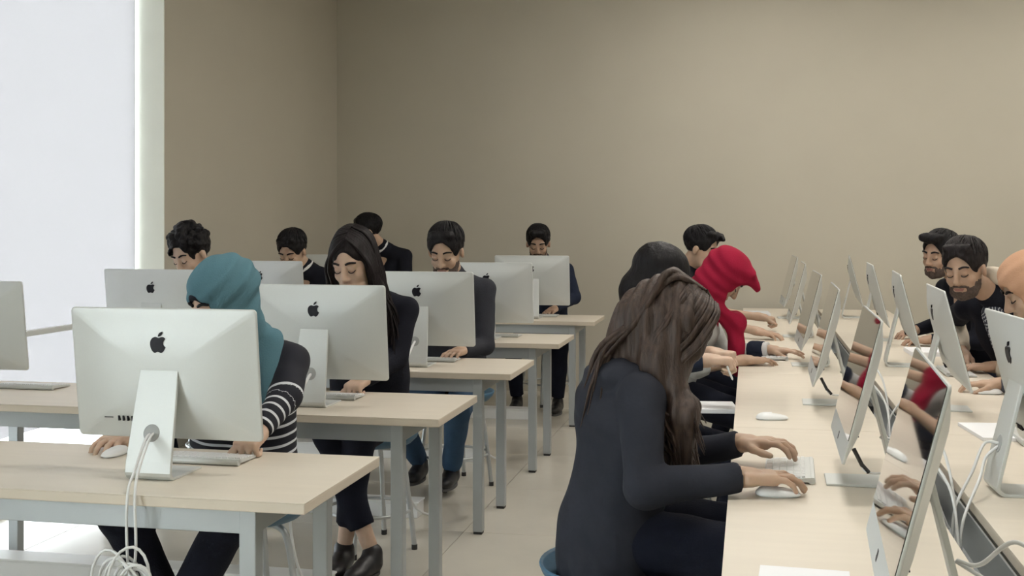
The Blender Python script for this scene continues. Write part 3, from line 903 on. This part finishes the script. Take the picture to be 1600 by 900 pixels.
    fmesh(topname, G, hc, topm, o, (lambda P: .0045 * wob(P, 34, 4) + .0040 * np.sin(P[:, 2] * 95 + P[:, 1] * 70 + 4 * wob(P, 16, 2)) * np.clip(wob(P, 13, 6) * 2.2, 0, 1)) if 'hood' in topname else folds(.0035, 30, len(label)), at_)
    # trousers, shoes
    W = Field()
    for q in (-1, 1):
        W.rc(Hc + V(q * .06, -.01, -.01), hipj[q], .115, .10, .03).rc(hipj[q], kn[q], .094, .068, .03)
        e2 = an[q] + (kn[q] - an[q]) * (.06 if not (extra and 'crop' in extra) else .22)
        W.fc(kn[q], e2, .066, .052, .02)
    fmesh('trousers', W, hc * 1.15, trm, o, folds(.004, 24, 5))
    for q in (1, -1):
        ft = an[q] - V(0, 0, .085); d = V(0, 1, 0) if not (extra and 'toe' in extra) else nrm(extra['toe'][q])
        yw = math.atan2(-d[0], d[1]); M = np.array(Matrix.Rotation(yw, 3, 'Z'))
        S = Field()
        S.el(ft + d * .04 + V(0, 0, .045), V(.043, .075, .045), M, .02).el(ft + d * .125 + V(0, 0, .033), V(.042, .07, .033), M, .03).rc(ft + V(0, 0, .05), ft + V(0, 0, .085), .042, .042, .02)
        S.bx(ft + V(0, 0, -.05), V(.3, .3, .05), None, 0, .004, '-')
        so = fmesh('shoe', S, .007, shoem or MATS['black_leather'], o)
        mb = MB(); mb.prism([tuple((ft + d * .075)[:2] + (M @ V(.042 * math.cos(t), .12 * math.sin(t), 0))[:2]) for t in np.linspace(0, 2 * PI, 20)[:-1]], ft[2] + .0, ft[2] + .014, 'z'); mb.build('sole', MATS['shoe_sole'], so)
    # face details
    if face:
        for q in (-1, 1):
            e = MB(); e.tube(smooth_path([T(q * .046, .0800, -.001), T(q * .039, .0893, -.0065), T(q * .030, .0920, -.0085), T(q * .021, .0895, -.0065), T(q * .0165, .0850, -.003)], 4), [.0010] + [.0021] * 15 + [.0012], 6); e.build('eyelashes', LASH, o)
            e = MB(); pts = smooth_path([T(q * .052, .0745, .026), T(q * .042, .0855, .0325), T(q * .029, .0895, .0325), T(q * .014, .0905, .027)], 5)
            e.tube(pts, [.0018] + [.0042] * 7 + [.005] * (len(pts) - 8), 6); e.build('eyebrow', hairmat if hairmat is not HLONG else HBROWN, o)
        e = Field().rc(T(-.019, .0925, -.0600), T(.019, .0925, -.0600), .0036 * hs, k=.003).rc(T(-.014, .0925, -.0665), T(.014, .0925, -.0665), .0040 * hs, k=.003)
        fmesh('lips', e, .003, LIPS, o)
    if beard:
        b_ = Field(); b_.el(T(0, .021, -.050), V(.0622, .0712, .071) * hs, HM, .01); b_.rc(T(-.03, .0555, -.0855), T(.03, .0555, -.0855), .0258 * hs, k=.025); b_.el(T(0, .0745, -.0985), V(.0225, .0185, .0185) * hs, HM, .02)
        b_.rc(T(-.024, .087, -.050), T(.024, .087, -.050), .0075 * hs, k=.006)
        b_.bx(T(0, .07, .035), V(.040, .09, .066) * hs, HM, .012 * hs, .012, '-'); b_.bx(T(0, 0, .055), V(.12, .14, .062) * hs, HM, .0, .012, '-')
        b_.el(T(0, .100, -.0625), V(.017, .022, .0055) * hs, HM, .004, '-'); b_.el(T(0, -.09, -.05), V(.12, .075, .12) * hs, HM, .01, '-')
        fmesh('beard', b_, .0045, BEARD, o, lambda P: .0022 * wob(P, 330) - .0006)
    # hair
    if hair in ('short', 'curly', 'cap', 'quiff'):
        A = Field()
        A.el(T(0, -.016, .042), V(.0875, .108, .094) * hs, HM, .01); A.rc(T(-.042, .048, .104), T(.042, .048, .104), .017 * hs, k=.02)
        if hair == 'quiff': A.rc(T(-.03, .075, .105), T(.03, .09, .108), .026 * hs, k=.02)
        if hair == 'cap': A.rc(T(-.02, .08, .098), T(.02, .12, .100), .026 * hs, .012, k=.02)
        if hair == 'curly':
            rg = random.Random(4)
            for i in range(70):
                a_, e_ = rg.uniform(0, 2 * PI), rg.uniform(-.1, 1.5)
                A.el(T(.088 * math.cos(a_) * math.cos(e_), -.016 + .108 * math.sin(a_) * math.cos(e_), .045 + .100 * math.sin(e_)), V(1, 1, 1) * rg.uniform(.014, .024), None, .012)
        A.el(T(0, .094, -.022), V(.066, .066, .101) * hs, HM, .010, '-'); A.bx(T(0, 0, -.165), V(.2, .2, .095) * hs, HM, 0, .02, '-')
        for q in (-1, 1): A.el(T(q * .088, .018, -.035), V(.03, .034, .050) * hs, HM, .01, '-')
        rg = random.Random(len(label)); ps = []
        for i in range(110 if hair != 'curly' else 0):
            a_ = rg.uniform(0, 2 * PI); e1 = R(9 - 11 * max(0, math.sin(a_)) + rg.uniform(-9, 7)); sw_ = rg.uniform(-.25, .35); e0 = R(rg.uniform(62, 88)); ct, st = math.cos(R(36)), math.sin(R(36))

            def on(a2, e2):
                x2, y2, z2 = math.cos(a2) * math.cos(e2), math.sin(a2) * math.cos(e2), math.sin(e2)
                y2, z2 = y2 * ct - z2 * st, y2 * st + z2 * ct
                return T(.0885 * x2, -.016 + .1095 * y2, .042 + .0955 * z2)
            ps.append([on(a_ + sw_ * t_, e0 * (1 - t_) + e1 * t_) for t_ in (0, .33, .66, 1)])
        if ps: locks(ps, .0058 * hs, hairmat, o, seed=2, n=3)
        amp, f = (.006, 170) if hair == 'curly' else (.003, 150)
        fmesh('hair', A, .0045, hairmat, o, lambda P: amp * wob(P, f, 2))
    if extra and 'hair' in extra: extra['hair'](o, dict(S0=S0, C=C, B=B, Hc=Hc, sh=sh, T=T, fw=fw, HM=HM, N=N, L=L, hs=hs, elb=elb, wrist=wrist))
    if stool_label: stool(hip[0], hip[1], rz + PI / 4, stool_label)
    return o


mat('black_leather', (.014, .014, .017), .4, var=.1); mat('shoe_sole', (.10, .10, .10), .7, var=.1)
BLK = cloth('black_cloth', (.011, .012, .019)); NAVY = cloth('navy_cloth', (.018, .024, .045)); DGREY = cloth('charcoal_wool', (.040, .042, .052)); HOOD = cloth('grey_blue_hoodie_jersey', (.027, .0295, .040), bump=.1, bs=90)
DENIM = cloth('blue_denim', (.045, .085, .15)); TROU = cloth('dark_navy_trousers', (.010, .012, .022))
TEAL = cloth('teal_scarf_cloth', (.10, .205, .255), var=.06); REDS = cloth('crimson_scarf_cloth', (.32, .012, .042), var=.06); BEIGE = cloth('beige_scarf_cloth', (.56, .33, .215), var=.05)
PALE = cloth('pale_grey_cotton', (.50, .51, .50), var=.10); CREAM = cloth('cream_fleece', (.66, .58, .48), var=.05); WHITEC = cloth('white_cotton', (.72, .73, .74), var=.03)


def locks(paths, r0, m, o, name='hair_locks', seed=1, n=5):
    mb = MB(); rg = random.Random(seed)
    for p in paths:
        P = smooth_path(p, n); k = len(P); r = r0 * rg.uniform(.7, 1.3)
        mb.tube(P, [r * (.55 + .45 * min(1, i / (k * .25))) * (1 - .85 * max(0, (i / (k - 1) - .6) / .4) ** 1.5) for i in range(k)], 5, cap=False, flat=.6)
    return mb.build(name, m, o)


def scarf(mat_, peak=0.0, drape=None, cut=(0, .098, -.020), cr=(.056, .07, .078), band=None):
    def fn(o, q):
        T, HM, S0, hs = q['T'], q['HM'], q['S0'], q['hs']
        A = Field()
        A.el(T(0, -.014, .036), V(.093, .114, .101) * hs, HM, .02); A.el(T(0, .012, -.05), V(.080, .085, .090) * hs, HM, .03)
        if peak: A.rc(T(-.03, .075, .085), T(0, .075 + peak, .075), .035, .010, .03).rc(T(.03, .075, .085), T(0, .075 + peak, .075), .035, .010, .03)
        A.rc(T(0, -.02, -.07), S0, .080, .090, .04)
        for s in (-1, 1): A.rc(S0 + V(0, .0, .01), S0 + V(s * .11, 0, -.035), .085, .055, .04)
        A.rc(S0 + q['fw'] * .03, q['C'] + q['fw'] * .085, .075, .05, .05)
        if drape: drape(A, q)
        A.el(T(*cut), V(*cr) * hs, HM, .012, '-')
        fmesh('headscarf', A, .006, mat_, o, lambda P: .005 * wob(P, 30, 1) + .0032 * np.sin(P[:, 2] * 75 + P[:, 1] * 60 + 45 * P[:, 0] + 3 * wob(P, 14)))
        if band:
            Bd = Field(); Bd.el(T(0, -.008, .034), V(.084, .103, .090) * hs, HM, .01); Bd.el(T(0, .098, -.030), V(.052, .07, .076) * hs, HM, .01, '-'); Bd.bx(T(0, 0, -.14), V(.2, .2, .09), HM, 0, .01, '-'); Bd.bx(T(0, -.11, 0), V(.2, .09, .2), HM, 0, .01, '-')
            fmesh('underscarf', Bd, .006, band, o)
    return fn


# --- front row: woman in teal headscarf and striped top
T1 = onz(385, 708, .752); T2 = onz(172, 697, .752)
sp = person('person in teal headscarf and striped navy sweater behind the nearest computer', (-1.63, 3.53), PI, (-1.60, 3.46, 1.06), at(350, 470, 3.34), (-34, 24, 0), rh=T2, lh=T1,
            elbow={-1: at(446, 618, 3.36)}, poses=('mouse', 'fist'), skin=SK1, topm=stripes_mat(), trm=TROU, ears=False, hair=None, female=True, topname='striped_sweater', attr=True, hs=1.05,
            knees=((-1.83, 3.12, .56), (-1.48, 3.12, .56)), feet=((-1.70, 3.30, 0), (-1.78, 3.18, 0)), extra={'hair': scarf(TEAL, band=BLK, drape=lambda A, q: A.rc(q['S0'] + V(-.10, .03, .02), q['S0'] + V(-.13, .09, -.16), .05, .035, .03))},
            stool_label='blue stool under the person in teal headscarf')


# --- second row: woman with long dark hair
def long_hair_front(o, q):
    T, HM, S0 = q['T'], q['HM'], q['S0']
    A = Field(); A.el(T(0, -.018, .042), V(.087, .109, .094), HM, .01); A.el(T(0, -.05, -.06), V(.085, .075, .11), HM, .03)
    for s in (-1, 1): A.rc(T(s * .070, .0, .01), T(s * .084, .025, -.11), .032, .030, .03).rc(T(s * .084, .025, -.11), S0 + V(s * .11, .09, -.12), .034, .030, .02)
    A.el(T(-.008, .104, -.022), V(.058, .064, .117), HM, .010, '-')
    fmesh('hair', A, .005, HBROWN, o, lambda P: .002 * wob(P, 90, 4))
    def E(x, y, z):
        v = V(x, y + .018, z - .042); return T(*(V(0, -.018, .042) + v * 1.01 / np.linalg.norm(v / V(.087, .109, .094))))
    rg = random.Random(5); ps = []
    for s in (-1, 1):
        for i in range(60):
            u = rg.random(); z = rg.uniform(0, 1)
            e = S0 + V(s * rg.uniform(.08, .17), rg.uniform(.02, .14), rg.uniform(-.34, -.12))
            y0 = -.07 + .135 * u
            pts = [E(-.018, y0, .138), E(-.018 + s * .045, y0 * .98 + .006 * u, .122 - .028 * u), E(s * .082, y0 * .85 + .002, .075 - .03 * u), T(s * (.094 + .006 * z), .012 + (u - .5) * .09, .0), T(s * (.100 + .010 * z), .024 + (u - .5) * .08, -.10)]
            ps.append(pts + [T(s * .10, .03, -.12) * .4 + e * .6 + V(s * .02, .015 * z, .02), e])
    for i in range(12):   # side-swept fringe over her right brow
        u = rg.random(); ps.append([E(-.02, .045 + .03 * u, .125 - .02 * u), E(.015 + .01 * u, .078 + .008 * u, .098 - .012 * u), T(.048, .080 + .010 * u, .055), T(.066 + .006 * u, .072 + .012 * u, .0), T(.080, .062 + .008 * u, -.06), T(.092, .05, -.13)])
    locks(ps, .0062, HBROWN, o)


person('person with long dark brown hair in black, behind the second desk computer', (-1.64, 4.84), PI, (-1.60, 4.70, 1.13), at(553, 408, 4.56), (-8, 24, 3), rh=(-1.78, 4.33, .752), lh=onz(550, 612, .752), elbow={-1: at(618, 560, 4.62)},
       poses=('type', 'fist'), skin=SK1, topm=BLK, trm=TROU, hair=None, female=True, topname='black_top', hs=1.07, knees=((-1.70, 4.50, .55), (-1.56, 4.48, .55)), feet=((-1.50, 4.46, 0), (-1.635, 4.50, 0)),
       hairmat=HLONG, extra={'hair': long_hair_front, 'crop': 1, 'toe': {1: V(.2, 1, 0), -1: V(-.1, 1, 0)}}, stool_label='blue stool under the long-haired person in black')


def collar(m, r=.058, tr=.006):
    def fn(o, q):
        A = Field(); nk = q['S0'] + (q['T'](0, -.03, -.07) - q['S0']) * .45
        M = np.array(Vector(q['T'](0, -.03, -.07) - q['S0']).to_track_quat('Z', 'Y').to_matrix())
        A.to(nk, r, tr, M, .01); A.to(nk - M[:, 2] * .012, r + .006, tr, M, .01); fmesh('shirt_collar', A, .005, m, o)
    return fn


# --- third row
person('bearded person in charcoal jacket looking down behind the third desk computer', (-1.58, 6.10), PI, (-1.545, 5.93, 1.15), at(697, 392, 5.80), (-2, 24, 0), rh=(-1.72, 5.58, .752), lh=(-1.46, 5.60, .758), elbow={-1: at(757, 540, 5.86)},
       skin=SK2, topm=DGREY, trm=DENIM, beard=True, hs=1.09, hc=.008, feet=((-1.74, 5.98, .05), (-1.55, 5.92, .04)), sw=.38, stool_label='blue stool under the person in charcoal jacket', topname='charcoal_jacket')
person('curly-haired person by the window behind the white-washed computer', (-2.96, 6.10), PI, (-2.95, 5.92, 1.11), at(299, 397, 5.80), (-18, 26, 6), rh=(-3.1, 5.56, .752), lh=(-2.8, 5.56, .752),
       skin=SK1, topm=BLK, trm=TROU, hair='curly', hairmat=HBLACK, hs=1.10, h=.0095, hc=.0115, stool_label='blue stool under the curly-haired person', topname='black_top')
# --- fourth and last rows
person('black-haired person in dark top and white collar behind the fourth desk left computer', (-2.93, 7.45), PI, (-2.89, 7.25, 1.13), at(457, 392, 7.14), (-6, 30, 0), rh=(-3.08, 6.9, .752), lh=(-2.78, 6.9, .752),
       skin=SK2, topm=BLK, trm=TROU, hs=1.07, h=.0095, hc=.0115, extra={'hair': collar(WHITEC)}, stool_label='blue stool under the person with white collar in fourth row', topname='dark_sweater')
person('person in black suit turned aside at the rear left, above the long dark hair', (-2.93, 8.98), PI, (-2.86, 8.82, 1.24), at(574, 362, 8.72), (-62, 18, 0), rh=(-3.08, 8.42, .752), lh=(-2.76, 8.42, .752),
       skin=SK2, topm=BLK, trm=TROU, hs=1.07, h=.0095, hc=.0115, extra={'hair': collar(WHITEC)}, stool_label='blue stool under the person in black suit', topname='suit_jacket')
person('bearded person in navy jacket behind the rearmost desk right computer', (-1.58, 8.98), PI, (-1.58, 8.84, 1.14), at(841, 380, 8.72), (8, 22, 0), rh=(-1.72, 8.44, .752), lh=(-1.46, 8.44, .752), elbow={-1: at(897, 465, 8.78)},
       skin=SK3, topm=NAVY, trm=TROU, beard=True, hair='quiff', hs=1.07, h=.0095, hc=.0115, feet=((-1.74, 8.62, 0), (-1.42, 8.58, 0)), sw=.40, stool_label='blue stool under the person in navy jacket', topname='navy_jacket')


# --- left bench: girl with long brown hair in the grey hoodie
def hood_down(G, q):
    S0, fw = q['S0'], q['fw']
    G.el(S0 + V(0, -.085, -.005), V(.135, .075, .062), None, .03); G.el(S0 + V(0, -.135, -.085), V(.115, .060, .10), None, .03)
    for s in (-1, 1): G.rc(S0 + V(s * .06, -.10, -.13), q['Hc'] + V(s * .065, -.045, -.04), .070, .09, .05)
    for s in (-1, 1): G.rc(S0 + V(s * .09, -.06, .005), S0 + V(s * .075, .05, -.03), .036, .022, .025)


def long_hair_side(o, q):
    T, HM, S0 = q['T'], q['HM'], q['S0']
    A = Field(); A.el(T(0, -.020, .040), V(.086, .109, .096), HM, .02); A.el(T(0, -.035, -.035), V(.088, .082, .10), HM, .04)
    fall = Hd_ = T(0.05, .03, -.05)
    A.rc(T(.060, .02, .03), T(.080, .03, -.09), .050, .046, .04)
    low = fall * V(1, 1, 0) + V(.075, .045, .78)
    A.rc(T(.080, .03, -.09), low + V(.0, .0, .15), .052, .040, .04).rc(low + V(0, 0, .15), low, .040, .020, .03)
    A.rc(T(.03, .075, .02), T(.05, .085, -.10), .034, .034, .03)
    A.rc(T(-.06, .03, .0), T(-.075, .06, -.12), .044, .034, .04).rc(T(-.075, .06, -.12), low + V(-.18, .02, .14), .034, .016, .03)
    bk = S0 + V(.05, -.11, -.02)
    A.rc(T(0, -.085, -.03), bk + V(-.03, .05, .07), .070, .055, .05).rc(bk + V(-.03, .05, .07), bk + V(.03, -.01, -.05), .052, .024, .04)
    fmesh('hair', A, .005, HLONG, o, lambda P: .004 * np.sin(P[:, 1] * 160 + 50 * P[:, 0] + 4 * wob(P, 14)) + .003 * wob(P, 60, 2))
    rg = random.Random(11); ps = []
    for i in range(64):          # curtain falling in front of the near shoulder
        u = rg.random(); v = rg.uniform(-1, 1)
        e = low + V(rg.uniform(-.03, .04), (u - .5) * .11, rg.uniform(-.07, .14))
        ps.append([T(.015, -.03 + .10 * u, .140 - .01 * u), T(.070, -.03 + .12 * u, .105), T(.097 + .008 * v, -.025 + .12 * u, .02), T(.104 + .01 * v, -.01 + .10 * u, -.08),
                   (T(.10, .03, -.10) * .5 + e * .5) + V(.02 + .015 * v, (u - .5) * .07, -.02), e * .8 + T(.1, .03, -.1) * .2 + V(.012 * v, .01 * v, 0), e])
    for i in range(46):          # swept back over the hood
        u = rg.random(); v = rg.uniform(-1, 1)
        e = bk + V(rg.uniform(-.10, .10), rg.uniform(-.06, .02), rg.uniform(-.12, .01))
        ps.append([T(.01, .02 - .08 * u, .142), T(.07 * v, -.07 - .03 * u, .125), T(.092 * v, -.118 + .03 * abs(v), .03), T(.09 * v, -.115 + .03 * abs(v), -.05), (T(.07 * v, -.11, -.06) + e) / 2 + V(.0, -.015, .015), e])
    for i in range(16):
        v = rg.uniform(0, 1); e = low + V(-.18 + rg.uniform(-.03, .03), .02 + rg.uniform(-.03, .03), rg.uniform(.03, .14))
        ps.append([T(-.01, .02, .142), T(-.07, .02 + .06 * v, .10), T(-.098, .02 + .07 * v, 0), T(-.098, .05 + .04 * v, -.10), e])
    locks(ps, .0085, HLONG, o, seed=3)


person('person with long brown hair and grey hoodie typing at the near bench', (-.355, 3.12), -PI / 2, (-.265, 3.12, 1.055), at(1049, 510, 3.10), (0, 36, 0), rh=(.055, 2.955, .775), lh=at(1200, 697, 3.30), elbow={1: at(1005, 762, 2.86), -1: at(1040, 715, 3.40)},
       poses=('mouse', 'type'), skin=SK2, topm=HOOD, trm=TROU, hair=None, female=True, topname='grey_hoodie', h=.0047, hc=.0068, hs=.93, sw=.34, long_top=.13, face=True, hairmat=HLONG,
       knees=((.06, 3.02, .57), (.07, 3.24, .57)), feet=((.02, 3.02, 0), (.05, 3.26, 0)), extra={'top': hood_down, 'hair': long_hair_side, 'cuff': 1})
stool(-.345, 3.10, PI / 4, 'blue stool under the person in grey hoodie')


def smooth_dark_hair(o, q):
    T, HM, S0 = q['T'], q['HM'], q['S0']
    A = Field(); A.el(T(0, -.020, .042), V(.093, .116, .100), HM, .01); A.el(T(0, -.055, -.05), V(.085, .075, .10), HM, .03); A.rc(T(0, -.08, -.08), S0 + V(0, -.07, -.12), .065, .04, .04)
    for s in (-1, 1): A.rc(T(s * .07, .01, 0), T(s * .08, .02, -.12), .036, .026, .03)
    A.el(T(0, .104, -.040), V(.058, .062, .10), HM, .012, '-'); fmesh('hair', A, .0055, HBLACK, o, lambda P: .002 * wob(P, 110, 1))


person('dark-haired person behind the grey hoodie, clasping hands at the bench edge', (-.44, 4.58), -PI / 2, (-.39, 4.58, 1.12), at(1034, 436, 4.58), (12, 22, 0), rh=at(1140, 568, 4.46), lh=at(1140, 560, 4.58), poses=('fist', 'fist'), skin=SK1,
       topm=NAVY, trm=TROU, hair=None, female=True, topname='navy_sweater', h=.0062, extra={'hair': smooth_dark_hair}, stool_label='blue stool behind the grey hoodie', elbow={1: (-.36, 4.40, .88), -1: (-.36, 4.78, .88)}, sleeve=(.95, .95))


def red_drape(A, q): A.rc(q['T'](.02, .03, -.12), q['S0'] + V(.07, .17, -.10), .055, .05, .04).rc(q['S0'] + V(.07, .17, -.10), q['S0'] + V(.08, .19, -.33), .05, .035, .03)


def red_extra(o, q):
    scarf(REDS, peak=.075, drape=red_drape, cut=(0, .112, -.035), cr=(.052, .066, .080))(o, q)
    a, d = q['elb'][-1], q['wrist'][-1] - q['elb'][-1]
    fmesh('navy_cuff', Field().fc(a + d * .68, a + d * .90, .052, .046, .004), .005, NAVY, o, folds(.002, 80))
    fmesh('white_cuff', Field().fc(a + d * .84, a + d * .99, .042, .040, .004), .005, WHITEC, o)


g3 = person('person in crimson headscarf leaning over the bench with navy cuffs', (-.40, 5.82), -PI / 2, (-.235, 5.82, 1.07), at(1131, 430, 5.74), (4, 50, 0), rh=onz(1188, 566, .755), lh=at(1228, 552, 5.98), poses=('mouse', 'flat'), skin=SK2, hs=1.05,
            topm=PALE, trm=TROU, ears=False, hair=None, female=True, topname='pale_top', h=.006, sleeve=(.62, .95), extra={'hair': red_extra}, stool_label='blue stool under the person in crimson headscarf')
person('short-haired person with bare forearms behind the crimson headscarf', (-.50, 7.30), -PI / 2, (-.40, 7.30, 1.15), at(1096, 388, 7.25), (-20, 20, 0), rh=onz(1203, 526, .760), lh=at(1208, 502, 7.5), poses=('mouse', 'fist'), skin=SK2, hs=1.04,
       topm=BLK, trm=TROU, hair='cap', sleeve=(.5, .5), h=.0065, hc=.009, topname='black_t_shirt', elbow={1: (-.27, 7.12, .84), -1: (-.27, 7.50, .86)}, stool_label='blue stool under the person with bare forearms')


# --- right bench
def big_hood(o, q):
    S0 = q['S0']; A = Field()
    M = rotm(0, 35)
    A.to(S0 + V(0, -.03, .060), .106, .044, rotm(0, -30), .02, sx=1.12); A.el(S0 + V(0, -.12, .045), V(.145, .065, .095), None, .03)
    fmesh('cream_hood', A, .007, CREAM, o, folds(.004, 40))
    B_ = Field(); B_.rc(S0 + q['fw'] * .055 + V(0, 0, -.03), q['C'] + q['fw'] * .108, .060, .050, .02); fmesh('checked_shirt', B_, .008, MATS['checked_cotton'], o)
    for s in (-1, 1):
        d = q['wrist'][s] - q['elb'][s]; F = Field().fc(q['elb'][s] + d * .25, q['elb'][s] + d * .93, .056, .044, .01)
        fmesh('cream_sleeve', F, .006, CREAM, o, folds(.004, 60))


def checked():
    m = mat('checked_cotton', (.05, .06, .09), .85); nt = m.node_tree; b = nt.nodes['Principled BSDF']
    tc = nt.nodes.new('ShaderNodeTexCoord'); wv = nt.nodes.new('ShaderNodeTexWave'); wv.inputs['Scale'].default_value = 26; wv.inputs['Distortion'].default_value = 9; wv.bands_direction = 'DIAGONAL'
    cr = nt.nodes.new('ShaderNodeValToRGB'); cr.color_ramp.elements[0].position = .7; cr.color_ramp.elements[0].color = (.03, .035, .055, 1); cr.color_ramp.elements[1].position = .85; cr.color_ramp.elements[1].color = (.5, .52, .56, 1)
    nt.links.new(tc.outputs['Object'], wv.inputs['Vector']); nt.links.new(wv.outputs['Fac'], cr.inputs['Fac']); nt.links.new(cr.outputs[0], b.inputs['Base Color'])


checked()
person('bearded person in black jacket with cream hood looking toward the camera', (1.37, 5.76), R(130), (1.11, 5.58, 1.10), at(1508, 420, 5.46), (18, 16, 4), rh=at(1510, 568, 5.72), lh=onz(1522, 577, .757), skin=SK3, topm=BLK, trm=TROU, beard=True,
       hs=1.06, h=.006, hc=.0085, sw=.42, topname='black_jacket', hairmat=HBROWN, sleeve=(.72, .72), extra={'hair': big_hood}, stool_label='blue stool under the person in black jacket')
person('spiky-haired person in black top half behind the man with cream hood', (1.38, 7.05), R(112), (1.18, 6.98, 1.12), at(1469, 398, 6.9), (22, 10, -4), rh=(.90, 7.15, .757), lh=(.90, 6.75, .757), skin=SK3, topm=BLK, trm=TROU, beard=True,
       hair='quiff', hs=1.06, h=.007, hc=.009, sw=.38, topname='black_top', stool_label='blue stool under the spiky-haired person')
person('person in beige headscarf in profile at the right picture edge', (1.42, 4.42), PI / 2, (1.20, 4.45, 1.06), at(1614, 452, 4.45), (6, 26, 0), rh=onz(1532, 606, .757), lh=(.95, 4.25, .757), poses=('mouse', 'type'), skin=SK2, hs=1.05, topm=cloth('slate_cloth', (.10, .11, .14)),
       trm=TROU, ears=False, hair=None, female=True, h=.006, topname='slate_top', extra={'hair': scarf(BEIGE)}, stool_label='blue stool under the person in beige headscarf')


# small things in hands and on laps
pn = MB(); p0, p1 = at(1136, 572, 4.42), at(1145, 594, 4.42); pn.tube([p0, p0 * .1 + p1 * .9, p1], [.004, .004, .0012], 8)
tag(pn.build('pen', WHITEP), 'white pen held in the clasped hands at the bench edge', 'pen')
nbk = MB(); nbk.box(-.075, .075, -.10, .10, 0, .018, bev=.003)
o = nbk.build('notebook', PAPER); o.location = (-.13, 4.60, .690); o.rotation_euler = (0, 0, R(8)); tag(o, 'white notebook on the lap beside the left bench edge', 'notebook')
